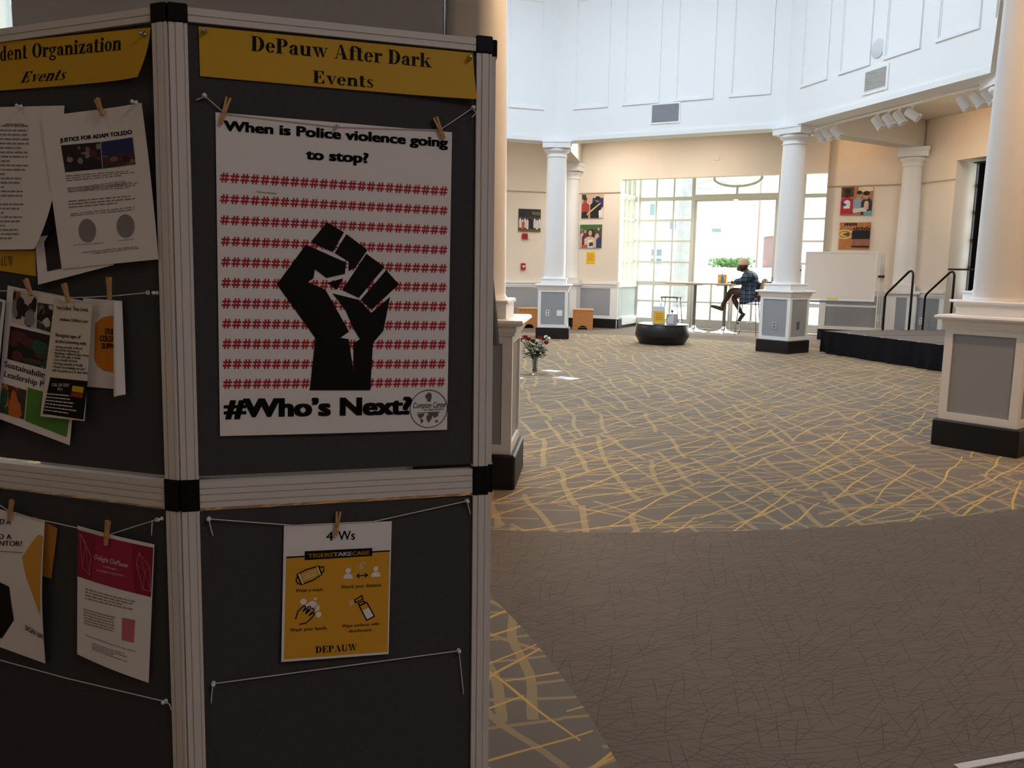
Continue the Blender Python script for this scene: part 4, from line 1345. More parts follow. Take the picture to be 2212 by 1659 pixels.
# track lights under the right atrium beam
TRK = Fr(AFR.p(0, -.40, BZ), AFR.ex, AFR.ey)
tr = thing('light_track', 'white lighting track fixed along the beam over the stage', 'light track', tuple(TRK.p(2.0, 0, 0)))
m = MB(TRK)
m.box(.31, 3.68, -.018, .018, -.028, 0)
m.build('rail', WHITE, tr)
HEADS = [(.36, 'leftmost of three close track heads beside the bay column'), (.54, 'middle of three close track heads beside the bay column'), (.75, 'rightmost of three close track heads beside the bay column'),
         (1.66, 'first of four track heads below the louvred vent'), (1.88, 'second of four track heads below the louvred vent'), (2.09, 'third of four track heads below the louvred vent'), (2.33, 'last of four track heads below the louvred vent, tilted most'),
         (3.20, 'track head left of the last three by the nearest column'), (3.41, 'track head in the middle of the last three by the nearest column'), (3.59, 'track head partly hidden by the nearest right column')]
for i, (s, lab) in enumerate(HEADS):
    root = thing('track_light', 'white cylinder spotlight, ' + lab, 'spotlight', tuple(TRK.p(s, 0, -.16)), 'spotlight heads on the lighting track')
    m = MB(TRK)
    m.lathe([(.022, -.028), (.022, -.045), (.010, -.05), (.010, -.10)], 10, c=(s, 0))
    m.build('stem', WHITE, root)
    tilt = (.95 if i == 6 else .62) if i > 2 else .78
    ax = (TRK.ex * .75 - TRK.ey * .45).normalized()
    d = (ax * sin(tilt) - Vector((0, 0, 1)) * cos(tilt)).normalized()
    c = TRK.p(s, 0, -.145)
    q = d.orthogonal().normalized()
    fh = Fr(c, q, d.cross(q), d)
    m = MB(fh)
    m.lathe([(.0, -.085), (.050, -.085), (.056, -.075), (.056, .085), (.062, .088), (.062, .105), (.048, .105), (.044, .06), (.0, .06)], 20)
    m.build('head', WHITE, root)

# ---------------------------------------------------------------- two plywood stools by the far wall
PLY = mat('orange_pine', 'B87C45', .55, noise=.25, nscale=22)
PLYL = mat('pale_pine_edge', 'D9B27E', .55, noise=.15, nscale=30)


def ply_stool(x, y, deg, label):
    f = turned(x, y, deg)
    root = thing('plywood_stool', label, 'stool', (x, y, 0), 'plywood stools by the far wall')
    arch = [(-.215, 0), (-.10, 0)] + [(-.10 + .10 * (1 - cos(a)), .085 * sin(a) ** .8) for a in [pi * i / 12 for i in range(1, 12)]] + [(.10, 0), (.215, 0), (.215, .41), (-.215, .41)]
    for y0, y1 in ((-.2, -.175), (.175, .2)):
        m = MB(f)
        m.plate(arch, y0, y1)
        m.build('end_panel', PLY, root)
    for x0, x1 in ((-.215, -.19), (.19, .215)):
        m = MB(f)
        m.box(x0, x1, -.175, .175, 0, .41)
        m.build('side_panel', PLYL, root)
    m = MB(f)
    m.box(-.225, .225, -.21, .21, .41, .435)
    m.build('seat', PLYL, root)


ply_stool(1.50, 17.98, -4, 'orange pine plywood cube stool right of the left window column')
ply_stool(.30, 18.14, 14, 'orange pine plywood cube stool half hidden left of the window column')

# ---------------------------------------------------------------- round black low table and what lies on it
dx, dy = 2.64, 14.72
root = thing('low_table', 'black round drum table on the patterned carpet before the bay window', 'table', (dx, dy, 0))
DRUM = mat('black_vinyl', '17161A', .38)
m = MB(turned(dx, dy, 0))
m.lathe([(.385, 0), (.40, .018), (.470, .14), (.475, .155), (.448, .345), (.438, .352), (.0, .352)], 56)
m.build('drum', DRUM, root)
m = MB(turned(dx, dy, 0))
m.lathe([(.452, .338), (.456, .345), (.452, .352), (.440, .356), (.0, .356)], 56)
m.build('top', mat('black_vinyl_top', '26252A', .3), root)
t = thing('sign_stand', 'white countertop stand holding a yellow flyer on the black round table', 'sign', (2.56, 14.66, .356))
f = turned(2.56, 14.66, 2, .356)
m = MB(f)
m.box(-.105, .105, -.04, .05, 0, .012)
m.add([(-.105, -.02, .012), (.105, -.02, .012), (.105, .02, .012), (-.105, .02, .012), (-.105, .02, .30), (.105, .02, .30), (.105, .035, .30), (-.105, .035, .30)], [(0, 1, 5, 4), (2, 3, 7, 6), (0, 4, 7, 3), (1, 2, 6, 5), (4, 5, 6, 7), (0, 3, 2, 1)])
m.build('holder', mat('stand_white', 'D9DCE6', .4), t)
m = MB(f)
m.add([(-.10, -.0215, .014), (.10, -.0215, .014), (.10, .0065, .215), (-.10, .0065, .215)], [(0, 1, 2, 3)])
m.build('yellow_sheet', mat('notice_yellow', ''), t)
m = MB(f)
for k in range(4):
    z = .07 + .034 * k
    y = -.0225 + .1393 * (z - .014)
    m.add([(-.06, y, z), (.06, y, z), (.06, y + .0015, z + .009), (-.06, y + .0015, z + .009)], [(0, 1, 2, 3)])
m.build('typed_text', mat('notice_ink', ''), t)
t = thing('tissue_box', 'white printed carton with a dark spout beside the yellow sign', 'carton', (2.80, 14.72, .356))
f = turned(2.80, 14.72, -8, .356)
m = MB(f)
m.cbox(-.095, .095, -.07, .07, 0, .175, .006)
m.build('box', mat('carton_white', 'DDE0E6', .6), t)
m = MB(f)
m.plate([(-.09, .17), (.0, .16), (-.09, .10)], -.0715, -.0705)
m.box(.03, .09, -.0715, -.0705, .02, .165)
m.build('printed_patch', mat('carton_grey', 'B9B4B0', .6), t)
m = MB(f)
for a, z in ((-.088, .12), (-.088, .085), (-.088, .03), (.035, .03)):
    m.ball((a, -.071, z), .009, 8, sq=(1, .3, 1))
m.build('dots', BLACKM, t)
m = MB(f)
m.lathe([(.008, .175), (.008, .205), (.022, .212), (.024, .225), (.014, .236)], 12, c=(.0, 0))
m.build('spout', BLACKM, t)

# ---------------------------------------------------------------- bar stools and the high table
CHROME = mat('chrome_tube', 'B9BBBE', .22, metal=1.0)


def stool_frame(f, root, seat_m, seat_w=.40):
    m = MB(f)
    m.cbox(-seat_w / 2, seat_w / 2, -.19, .19, .735, .76, .012)
    m.build('seat', seat_m, root)
    for sx in (-1, 1):
        for sy in (-1, 1):
            m = MB(f)
            m.tube([(sx * .155, sy * .15, .735), (sx * .215, sy * .205, .0)], .011, 8)
            m.build('leg', CHROME, root)
    m = MB(f)
    a = .198
    m.tube([(-a, -a * .96, .26), (a, -a * .96, .26), (a, a * .96, .26), (-a, a * .96, .26), (-a, -a * .96, .26)], .008, 8)
    m.build('footrest', CHROME, root)


f = turned(3.20, 16.98, -24)
root = thing('bar_stool', 'backless chrome bar stool with a dark seat behind the black round table', 'stool', (3.20, 16.98, 0))
stool_frame(f, root, mat('dark_seat', '2F2E26', .6), .36)

# the table follows the window wall: TB.p(along, towards the window -, up)
TB = Fr((4.17, 17.62, 0), (.885, -.4654, 0), (-.4654, -.885, 0))
root = thing('high_table', 'long high table with a wooden top and two steel pedestals at the window', 'table', tuple(TB.p(0, 0, 0)))
m = MB(TB)
m.cbox(-.92, .56, -.30, .30, 1.000, 1.035, .006)
m.build('table_top', mat('pale_wood_top', 'BFA587', .4, noise=.12, nscale=14), root)
for x in (-.36, .28):
    m = MB(TB)
    m.lathe([(.036, .03), (.036, 1.0)], 20, c=(x, 0))
    m.box(x - .16, x + .16, -.16, .16, .985, 1.0)
    m.build('pedestal_post', mat('pewter_post', '8A8A84', .35, metal=.8), root)
    m = MB(TB)
    m.lathe([(.285, 0), (.285, .008), (.20, .028), (.09, .055), (.045, .10), (.038, .14)], 36, c=(x, 0))
    m.build('pedestal_base', mat('polished_base', 'E3E3E6', .18, metal=.9), root)
t = thing('carton', 'orange carton on the high table behind the blue bottle', 'carton', tuple(TB.p(.20, -.09, 1.035)))
m = MB(TB)
m.cbox(.10, .275, -.16, -.03, 1.035, 1.215, .004)
m.build('box', mat('orange_carton', 'E59A3A', .6), t)
m = MB(TB)
m.box(.125, .25, -.0295, -.0285, 1.10, 1.17)
m.build('printed_patch', mat('carton_amber', 'F0BE62', .6), t)
t = thing('water_bottle', 'clear blue water bottle standing on the high table before the carton', 'bottle', tuple(TB.p(.215, .06, 1.035)))
m = MB(TB)
m.lathe([(.030, 1.035), (.033, 1.045), (.033, 1.12), (.030, 1.13), (.033, 1.14), (.032, 1.165), (.016, 1.20), (.013, 1.21)], 20, c=(.215, .06))
m.build('body', mat('blue_bottle', '4FA6C9', .15, trans=.45), t)
m = MB(TB)
m.lathe([(.0145, 1.208), (.0145, 1.228), (.0, 1.228)], 14, c=(.215, .06))
m.build('cap', mat('pink_cap', 'C9466A', .5), t)

# ---------------------------------------------------------------- the seated person and the stool
SE = Fr(TB.p(.80, .10, 0), TB.ex, TB.ey)                            # ex points back from the table; the person faces -ex
root = thing('bar_stool', 'chrome bar stool with a tall wooden back, the person sits on it', 'stool', tuple(SE.p(.0, 0, 0)))
stool_frame(SE, root, mat('light_wood_seat', 'C08A5C', .5))
m = MB(SE)
m.add([(.175, -.16, .76), (.175, .16, .76), (.20, .16, .76), (.20, -.16, .76), (.27, -.175, 1.12), (.27, .175, 1.12), (.295, .175, 1.12), (.295, -.175, 1.12)], [(0, 1, 5, 4), (2, 3, 7, 6), (0, 4, 7, 3), (1, 2, 6, 5), (4, 5, 6, 7), (0, 3, 2, 1)])
m.build('backrest', mat('tan_wood_back', 'A8703C', .5), root)

SKIN = mat('dark_brown_skin', '4A2E22', .55)


def skinned(name, pts, edges, m_, parent, fr, sub=2, rootv=0, grow_=1.25):
    """one continuous surface grown along connected joints: pts = (x, y, z, rx, ry)"""
    off = world_loc(parent) if parent else Vector((0, 0, 0))
    me = bpy.data.meshes.new(name)
    me.from_pydata([tuple(fr.p(*q[:3]) - off) for q in pts], edges, [])
    o = bpy.data.objects.new(name, me)
    COL.objects.link(o)
    o.parent = parent
    me.materials.append(m_)
    sk = o.modifiers.new('skin', 'SKIN')
    sk.use_smooth_shade = True
    sv = me.skin_vertices[0] if me.skin_vertices else None
    if sv is None:
        bm = bmesh.new()
        bm.from_mesh(me)
        bm.verts.layers.skin.verify()
        bm.to_mesh(me)
        bm.free()
        sv = me.skin_vertices[0]
    for i, q in enumerate(pts):
        sv.data[i].radius = (q[3] * grow_, (q[4] if len(q) > 4 else q[3]) * grow_)
        sv.data[i].use_root = (i == rootv)
    sb = o.modifiers.new('subdivision', 'SUBSURF')
    sb.levels = sub
    sb.render_levels = sub
    return o


per = thing('person', 'person in a plaid jacket and pale beanie sitting cross legged at the high table', 'person', tuple(SE.p(0, 0, .76)))
# joints: pelvis, spine, chest, neck, head; arms to the table top; left leg over right
P = [(.02, 0, .86, .135, .12), (.03, 0, .98, .13, .115), (.0, 0, 1.12, .15, .12), (-.045, 0, 1.235, .10, .085), (-.085, 0, 1.295, .052, .052), (-.115, 0, 1.335, .050, .052),
     (-.02, .17, 1.185, .062, .06), (-.11, .235, 1.075, .046, .046), (-.26, .16, 1.062, .036, .036), (-.315, .135, 1.058, .026, .030),
     (-.02, -.17, 1.185, .062, .06), (-.11, -.235, 1.075, .046, .046), (-.26, -.16, 1.062, .036, .036), (-.315, -.135, 1.058, .026, .030),
     (-.02, .095, .835, .095, .095), (-.20, .085, .872, .080, .078), (-.345, .045, .885, .060, .060), (-.385, .03, .860, .052, .05), (-.455, .0, .74, .052, .048), (-.545, -.03, .585, .033, .033), (-.565, -.035, .55, .034, .034),
     (-.02, -.095, .825, .095, .095), (-.19, -.085, .80, .078, .075), (-.315, -.06, .765, .060, .058), (-.325, -.055, .72, .052, .05), (-.26, -.05, .61, .052, .047), (-.165, -.045, .455, .033, .033), (-.145, -.045, .42, .034, .034)]
Ed = [(0, 1), (1, 2), (2, 3), (3, 4), (4, 5), (3, 6), (6, 7), (7, 8), (8, 9), (3, 10), (10, 11), (11, 12), (12, 13), (0, 14), (14, 15), (15, 16), (16, 17), (17, 18), (18, 19), (19, 20), (0, 21), (21, 22), (22, 23), (23, 24), (24, 25), (25, 26), (26, 27)]
skinned('body', P, Ed, SKIN, per, SE)
# head with brow, nose, lips, chin and ears
HC = Vector((-.155, 0, 1.395))
m = MB(SE)
v, f = [], []
nA, nB = 18, 24
for i in range(nA + 1):
    a = pi * i / nA
    for j in range(nB):
        b_ = 2 * pi * j / nB
        x, y, z = sin(a) * cos(b_), sin(a) * sin(b_), cos(a)
        px_, py_, pz_ = x * .098, y * .078, z * .118
        fr_ = max(0, -x)                                            # towards the face
        if z < 0:
            py_ *= 1 - .35 * z * z
            px_ *= 1 - .12 * z * z * (1 if x > 0 else .3)
        g_ = lambda zz, w: math.exp(-((z - zz) / w) ** 2)
        ny = math.exp(-(y / .16) ** 2)
        px_ -= fr_ ** 3 * (.026 * g_(-.12, .16) * ny + .006 * g_(.22, .1) + .010 * g_(-.52, .12) * math.exp(-(y / .3) ** 2) + .012 * g_(-.85, .16) * math.exp(-(y / .35) ** 2))
        px_ += fr_ ** 2 * .010 * g_(.05, .10) * (math.exp(-((abs(y) - .38) / .16) ** 2))
        v.append((HC.x + px_ + .018 * z, HC.y + py_, HC.z + pz_))
for i in range(nA):
    f += [(i * nB + j, i * nB + (j + 1) % nB, (i + 1) * nB + (j + 1) % nB, (i + 1) * nB + j) for j in range(nB)]
m.add(v, f, smooth=True)
for s in (-1, 1):
    m.ball((HC.x + .012, s * .079, HC.z - .012), .026, 10, sq=(.7, .35, 1.1))
hd_ = m.build('head', SKIN, per)
m = MB(SE)
for s in (-1, 1):
    m.ball((HC.x - .083, s * .030, HC.z + .010), .0115, 10, sq=(.5, 1, .7))
m.build('eyes', mat('eye_dark', '16110F', .3), hd_)
m = MB(SE)
v, f = [], []
for i in range(9):
    t = i / 8
    for j in range(13):
        b_ = -1.25 + 2.5 * j / 12
        zz = -.012 - .088 * t
        bul = .030 * sin(pi * min(1, t * 1.0)) * math.exp(-(b_ / .6) ** 2)
        v.append((HC.x - (.104 - .012 * t + bul) * cos(b_) + .018 * zz / .118, .083 * (1 - .18 * t) * sin(b_), HC.z + zz))
for i in range(8):
    f += [(i * 13 + j, i * 13 + j + 1, (i + 1) * 13 + j + 1, (i + 1) * 13 + j) for j in range(12)]
m.add(v, f, smooth=True)
m.build('face_mask', mat('grey_mask', '3A3533', .8), per)
m = MB(SE)
prof = []
for i in range(13):
    a = pi / 2 * i / 12
    prof.append((.112 * cos(a) if i < 12 else 0, .125 * sin(a)))
fh = Fr(SE.p(HC.x + .008, 0, HC.z + .032), SE.ex * 1.0, SE.ey * .88, Vector((.0, 0, 1)))
m.lathe([(.109, -.012), (.116, -.006), (.116, .034), (.110, .038)] + [(r, .030 + z * .85) for r, z in prof], 28, fr=fh)
m.build('beanie', mat('pale_knit', 'C2AA9A', .95, noise=.15, nscale=200, bump=.4), per)
# five separate fingers and a thumb on each hand
for s in (-1, 1):
    cx, cy, cz = -.325, s * .130, 1.056
    hp_ = [(cx + .03, cy, cz, .024, .028), (cx - .02, cy - s * .008, cz, .020, .036), (cx - .045, cy - s * .012, cz - .001, .016, .034)]
    he = [(0, 1), (1, 2)]
    hn_ = skinned('hand', hp_, he, SKIN, per, SE, 2)
    for i, (dy_, ln) in enumerate(((.030, .062), (.010, .072), (-.010, .068), (-.029, .052))):
        y0 = cy - s * .012 + s * dy_
        skinned('finger', [(cx - .050, y0, cz, .0085), (cx - .050 - ln * .45, y0, cz + .008 - .004 * i, .0082), (cx - .050 - ln * .8, y0, cz - .004, .0075), (cx - .050 - ln * .92, y0, cz - .012, .0065)], [(0, 1), (1, 2), (2, 3)], SKIN, hn_, SE, 1)
    skinned('thumb', [(cx - .005, cy - s * .030, cz - .004, .0105), (cx - .030, cy - s * .052, cz - .006, .0100), (cx - .052, cy - s * .060, cz - .010, .0080)], [(0, 1), (1, 2)], SKIN, hn_, SE, 1)


def plaid():
    m = bpy.data.materials.new('navy_plaid')
    m.use_nodes = True
    nt = m.node_tree
    N, L = nt.nodes, nt.links
    b = N['Principled BSDF']
    b.inputs['Roughness'].default_value = .9
    tc = N.new('ShaderNodeTexCoord')
    sep = N.new('ShaderNodeSeparateXYZ')
    L.new(tc.outputs['Object'], sep.inputs[0])

    def stripe(sock, S, w, off=0.0):
        a = N.new('ShaderNodeMath')
        a.operation = 'MULTIPLY_ADD'
        L.new(sock, a.inputs[0])
        a.inputs[1].default_value = 1 / S
        a.inputs[2].default_value = 10 + off
        c = N.new('ShaderNodeMath')
        c.operation = 'FRACT'
        L.new(a.outputs[0], c.inputs[0])
        d = N.new('ShaderNodeMath')
        d.operation = 'LESS_THAN'
        L.new(c.outputs[0], d.inputs[0])
        d.inputs[1].default_value = w
        return d.outputs[0]

    def mix(fac, c1, c2):
        n = N.new('ShaderNodeMixRGB')
        L.new(fac, n.inputs[0])
        if isinstance(c1, tuple):
            n.inputs[1].default_value = c1
        else:
            L.new(c1, n.inputs[1])
        n.inputs[2].default_value = c2
        return n.outputs[0]
    c = mix(stripe(sep.outputs['Z'], .085, .45), rgb('1B2030'), rgb('2C4468'))
    c = mix(stripe(sep.outputs['X'], .10, .12, .3), c, rgb('11141C'))
    c = mix(stripe(sep.outputs['Z'], .0425, .12, .1), c, rgb('6E7C8E'))
    c = mix(stripe(sep.outputs['X'], .10, .05, .6), c, rgb('7C8CA0'))
    L.new(c, b.inputs['Base Color'])
    return m


PLAID = plaid()
J = [(.03, 0, .87, .165, .155), (.035, 0, .98, .155, .15), (.0, 0, 1.12, .172, .145), (-.03, 0, 1.225, .120, .115), (-.065, 0, 1.285, .072, .070),
     (-.02, .185, 1.18, .085, .08), (-.11, .250, 1.085, .064, .060), (-.225, .18, 1.085, .048, .046), (-.27, .155, 1.082, .044, .042),
     (-.02, -.185, 1.18, .085, .08), (-.11, -.250, 1.085, .064, .060), (-.225, -.18, 1.085, .048, .046), (-.27, -.155, 1.082, .044, .042),
     (.035, 0, .79, .165, .165)]
JE = [(0, 1), (1, 2), (2, 3), (3, 4), (3, 5), (5, 6), (6, 7), (7, 8), (3, 9), (9, 10), (10, 11), (11, 12), (0, 13)]
skinned('jacket', J, JE, PLAID, per, SE)
# loose front and rear tails of the long jacket hang at both sides of the seat
for s in (-1, 1):
    m = MB(SE)
    v, f = [], []
    for i in range(8):
        t = i / 7
        for j in range(9):
            q = j / 8
            x = -.135 + .30 * q + .012 * sin(q * 9 + t * 2)
            z = .93 - t * (.33 - .10 * q) + .0
            v.append((x - .03 * t, s * (.165 + .055 * sin(pi * min(1, t * .7 + .1)) + .010 * sin(q * 11)), z))
    for i in range(7):
        f += [(i * 9 + j, i * 9 + j + 1, (i + 1) * 9 + j + 1, (i + 1) * 9 + j) for j in range(8)]
    m.add(v, f, smooth=True)
    o = m.build('jacket_tail', PLAID, per)
    sd = o.modifiers.new('thickness', 'SOLIDIFY')
    sd.thickness = .012
SH = [(.0, .09, .845, .118, .115), (-.10, .088, .862, .100, .098), (-.17, .086, .873, .092, .088), (.0, -.09, .835, .115, .112), (-.09, -.088, .818, .098, .094), (-.15, -.086, .806, .090, .086), (.02, 0, .84, .12, .11)]
skinned('shorts', SH, [(6, 0), (0, 1), (1, 2), (6, 3), (3, 4), (4, 5)], mat('dark_shorts', '3A2A33', .9), per, SE, 2, 6)
CLOG = mat('olive_clog', '33351F', .7)
for (hx, hz, ang, y, nm) in ((-.590, .520, -.30, -.035, 'shoe'), (-.135, .395, 1.00, -.045, 'shoe')):
    d = Vector((-cos(ang), 0, -sin(ang)))
    u_ = Vector((-sin(ang), 0, cos(ang)))
    c = Vector((hx, y, hz))
    def sp_(a, b_, w):
        q = c + d * a + u_ * b_
        return (q.x, q.y + w, q.z)
    v, f = [], []
    secs = ((-.055, .030, .034, .050), (-.045, .038, .046, .055), (.02, .040, .046, .050), (.09, .046, .052, .048), (.15, .048, .044, .036), (.19, .036, .030, .026), (.205, .012, .012, .012))
    n_ = 12
    for a, w, h1, h2 in secs:
        for j in range(n_):
            t = 2 * pi * j / n_
            v.append(sp_(a, (h2 if sin(t) > 0 else .030) * sin(t) - .018, w * cos(t)))
    for i in range(len(secs) - 1):
        f += [(i * n_ + j, i * n_ + (j + 1) % n_, (i + 1) * n_ + (j + 1) % n_, (i + 1) * n_ + j) for j in range(n_)]
    f += [tuple(range(n_)), tuple(range((len(secs) - 1) * n_, len(secs) * n_))]
    m = MB(SE)
    m.add(v, f, smooth=True)
    m.build(nm, CLOG, per)
    # foot from the ankle into the shoe
    a_ = (-.565, -.035, .55) if ang < 0 else (-.145, -.045, .42)
    skinned('foot', [(a_[0], a_[1], a_[2], .032), (c.x, c.y, c.z + .004, .034), tuple(c + d * .07 + u_ * -.002) + (.028,)], [(0, 1), (1, 2)], SKIN, per, SE, 1)

# backpack hanging on the chair back
root = thing('backpack', 'dark backpack hanging from the back of the wooden bar stool', 'backpack', tuple(SE.p(.38, 0, .62)))
NAVY = mat('navy_nylon', '16171F', .7)
m = MB(SE)
v, f = [], []
for i in range(9):
    t = i / 8
    z = .62 + .44 * t
    w = .15 * (1 - .35 * abs(2 * t - 1) ** 3)
    d_ = .095 * (1 - .3 * abs(2 * t - 1) ** 2.5) * (1.1 - .3 * t)
    cx = .27 + d_ + .10 * t * .6
    for j in range(16):
        a = 2 * pi * j / 16
        v.append((cx + d_ * max(-1, min(1, 1.2 * cos(a))), w * max(-1, min(1, 1.2 * sin(a))), z))
for i in range(8):
    f += [(i * 16 + j, i * 16 + (j + 1) % 16, (i + 1) * 16 + (j + 1) % 16, (i + 1) * 16 + j) for j in range(16)]
f += [tuple(range(16)), tuple(range(128, 144))]
m.add(v, f, smooth=True)
m.build('bag', NAVY, root)
m = MB(SE)
for s in (-1, 1):
    m.tube(cr([(.33, s * .07, 1.05), (.31, s * .08, 1.13), (.28, s * .08, 1.135), (.255, s * .07, 1.10)], 4), .009, 6)
m.tube(cr([(.40, .02, 1.05), (.44, .0, 1.12), (.43, -.02, 1.16), (.45, -.02, 1.18)], 4), .008, 6)
m.build('strap', BLACKM, root)
m = MB(SE)
m.cbox(.33, .45, -.11, .10, 1.03, 1.09, .02)
m.build('flap', mat('black_nylon', '0E0E12', .6), root)

# ---------------------------------------------------------------- whiteboard on wheels
WB = Fr((5.975, 15.42, 0), (.885, -.4654, 0), (-.4654, -.885, 0))
root = thing('whiteboard', 'white dry erase board on a wheeled aluminium stand beside the stage', 'whiteboard', tuple(WB.p(0, 0, 0)))
m = MB(WB)
m.box(-.60, .60, -.012, .012, .80, 1.665)
m.build('writing_surface', mat('whiteboard_white', 'E6DDD6', .35), root)
m = MB(WB)
for a, b_, c, d in ((-.615, .615, 1.655, 1.675), (-.615, .615, .785, .805), (-.615, -.595, .805, 1.655), (.595, .615, .805, 1.655)):
    m.box(a, b_, -.018, .018, c, d)
m.build('frame', WHITE, root)
m = MB(WB)
m.box(-.62, .62, -.02, .05, .745, .780)
m.build('pen_tray', mat('tray_grey', '77757A', .5), root)
m = MB(WB)
m.box(-.20, .0, .019, .0205, .81, .845)
m.build('yellow_note', mat('note_yellow', 'E9DF6A', .6), root)
for s in (-1, 1):
    m = MB(WB)
    if s < 0:
        m.box(-.70, -.675, -.015, .015, .10, 1.42)
    else:
        for k in range(3):
            m.box(.655 + .034 * k, .68 + .034 * k, -.015 - .05 * k, .015 - .05 * k, .10, 1.42 if k else 1.66)
        m.box(.64, .735, -.11, -.10, 1.15, 1.66)
    m.build('upright', ALU, root)
    m = MB(WB)
    x = -.687 if s < 0 else .69
    m.box(x - .02, x + .02, -.30, .30, .065, .10)
    ft_ = m.build('foot', mat('dark_foot', '45464A', .5), root)
    for y in (-.27, .27):
        m = MB(Fr(WB.p(x, y, .032), WB.ey, WB.ez, WB.ex))
        m.lathe([(.0, -.012), (.030, -.012), (.032, -.006), (.032, .006), (.030, .012), (.0, .012)], 16)
        m.build('caster', BLACKM, ft_)
for k in range(3):
    m = MB(WB)
    m.ball((.667 + .034 * k, .03 - .05 * k, 1.24), .022, 10)
    m.build('knob', BLACKM, root)
m = MB(WB)
m.ball((-.70, .02, 1.33), .02, 10)
m.build('knob', BLACKM, root)
m = MB(WB)
m.box(-.675, .655, -.012, .012, .68, .715)
m.build('cross_bar', WHITE, root)

# ---------------------------------------------------------------- low stage with a pleated skirt, and the stair rails behind it
ST = Fr((5.03, 13.56, 0), (.297, -.955, 0), (.955, .297, 0))        # p(along the front, back to the wall, up)
SH_, SL, SD = .355, 5.2, 2.75
root = thing('stage_platform', 'low grey topped portable stage with a black pleated skirt by the right wall', 'stage', tuple(ST.p(2, 1.3, 0)))
m = MB(ST)
m.box(0, SL, 0.02, SD, SH_ - .05, SH_)
m.build('deck', mat('stage_carpet', '6C6662', .9, noise=.12, nscale=90), root)
m = MB(ST)
for x in (.97, 2.2, 3.4):
    m.box(x, x + .012, .02, SD, SH_, SH_ + .0025)
m.build('deck_seam', mat('seam_grey', '4E4A48', .8), root)
m = MB(ST)
rnd = random.Random(9)
v, f = [], []
n_ = 220
ph = 0
for i in range(n_ + 1):
    x = -.01 + (SL + .02) * i / n_
    ph += rnd.choice((.15, .3, .5, .8, 1.1)) * (.6 + .4 * sin(i * .11))
    top = .005 * sin(ph)
    bot = .026 * sin(i * .42 + 1.6 * sin(i * .13)) * (.7 + .5 * sin(i * .07 + 2)) + .016 * sin(i * .19 + 1.1 * sin(i * .05)) + .006 * sin(ph)
    v += [(x, -.004 + top * .4, SH_ + .004), (x, -.010 + top, SH_ * .6), (x + .035 * sin(ph * .27), -.022 + bot, .012 + .004 * sin(ph))]
for i in range(n_):
    for k in range(2):
        f.append((3 * i + k, 3 * i + 3 + k, 3 * i + 4 + k, 3 * i + 1 + k))
m.add(v, f, smooth=True)
v, f = [], []
for i in range(61):
    y = SD * i / 60
    ph += rnd.uniform(.5, .8)
    v += [(-.006, y, SH_ + .002), (-.014 + .02 * sin(ph), y, .012)]
for i in range(60):
    f.append((2 * i, 2 * i + 2, 2 * i + 3, 2 * i + 1))
m.add(v, f, smooth=True)
m.build('skirt', mat('black_skirt_cloth', '0D0D12', .88, spec=.2), root)
for k in range(9):
    m = MB(ST)
    x = .62 + .36 * k
    m.box(x, x + .035, -.012, .03, SH_ + .002, SH_ + .008)
    m.build('skirt_clip', mat('clip_grey', 'B4B0AE', .5), root)


def rail(y, label):
    f = ST
    m = MB(f)
    top = 1.335
    P_ = [(-.60, y, 0), (-.60, y, .90)] + [(-.60 + .04 * t, y, .90 + .045 * t) for t in (.4, .8)]
    P_ = [(-.60, y, 0), (-.60, y, .45), (-.60, y, .88), (-.585, y, .925), (-.55, y, .965), (-.13, y, 1.30), (-.085, y, 1.335), (-.035, y, 1.345), (-.002, y, 1.320), (.01, y, 1.27), (.01, y, .8), (.01, y, .36)]
    m.tube(P_, .019, 10)
    return tag(m.build('handrail', mat('dark_bronze_tube', '231A16', .35, metal=.4)), label, 'handrail', 'black tube handrails of the stage steps')


rail(1.72, 'black tube handrail behind the stage, the one nearer the whiteboard')
rail(2.58, 'black tube handrail behind the stage, the one nearer the curtained window')
m = MB(RW)
m.tube([(1.0, .05, 1.385), (1.8, .05, 1.385)], .016, 8)
m.tube([(1.70, .05, 1.385), (1.70, -.3, 1.385)], .012, 8)
tag(m.build('guard_bar', BLACKM), 'short black horizontal bar in front of the curtained window', 'bar')

# ---------------------------------------------------------------- roses in a vase and papers on the carpet
vx, vy = .275, 10.12
t = thing('glass_vase', 'slim clear glass vase of roses standing on the carpet', 'vase', (vx, vy, 0))
f = turned(vx, vy, 0)
m = MB(f)
m.lathe([(.030, .0), (.034, .004), (.036, .012), (.028, .03), (.030, .10), (.040, .20), (.052, .245), (.049, .245), (.037, .20), (.027, .10), (.025, .035), (.0, .03)], 28)
gv = mat('vase_glass', 'DDE6E2', .05, trans=.9)
m.build('vessel', gv, t)
bq = thing('rose_bouquet', 'bouquet of red roses and white blossoms in the glass vase', 'flowers', (vx, vy, .035))
STEM = mat('green_stem', '2F4A26', .7)
LEAFD = mat('dark_rose_leaf', '2A4826', .6)
ROSE = mat('red_rose', '9A1524', .6)
WFL = mat('white_blossom', 'E6E8DC', .7)
rnd = random.Random(14)
reds = [(-.165, .0, .415), (-.125, -.03, .455), (-.085, .02, .425), (.055, -.02, .450), (.135, .0, .385), (-.03, .05, .40), (.10, .05, .43)]
whites = [(-.145, -.04, .405), (-.10, .03, .375), (.165, .02, .44), (.13, -.02, .46), (.02, -.04, .41), (-.04, -.05, .37), (.06, .05, .36), (.03, -.06, .315), (.10, -.04, .345)]
m = MB(f)
for q in reds + whites:
    m.tube(cr([(q[0] * .06, q[1] * .06, .04), (q[0] * .16, q[1] * .16, .22), (q[0] * .6, q[1] * .6, .32), q], 4), .0032, 6)
m.build('stems', STEM, bq)
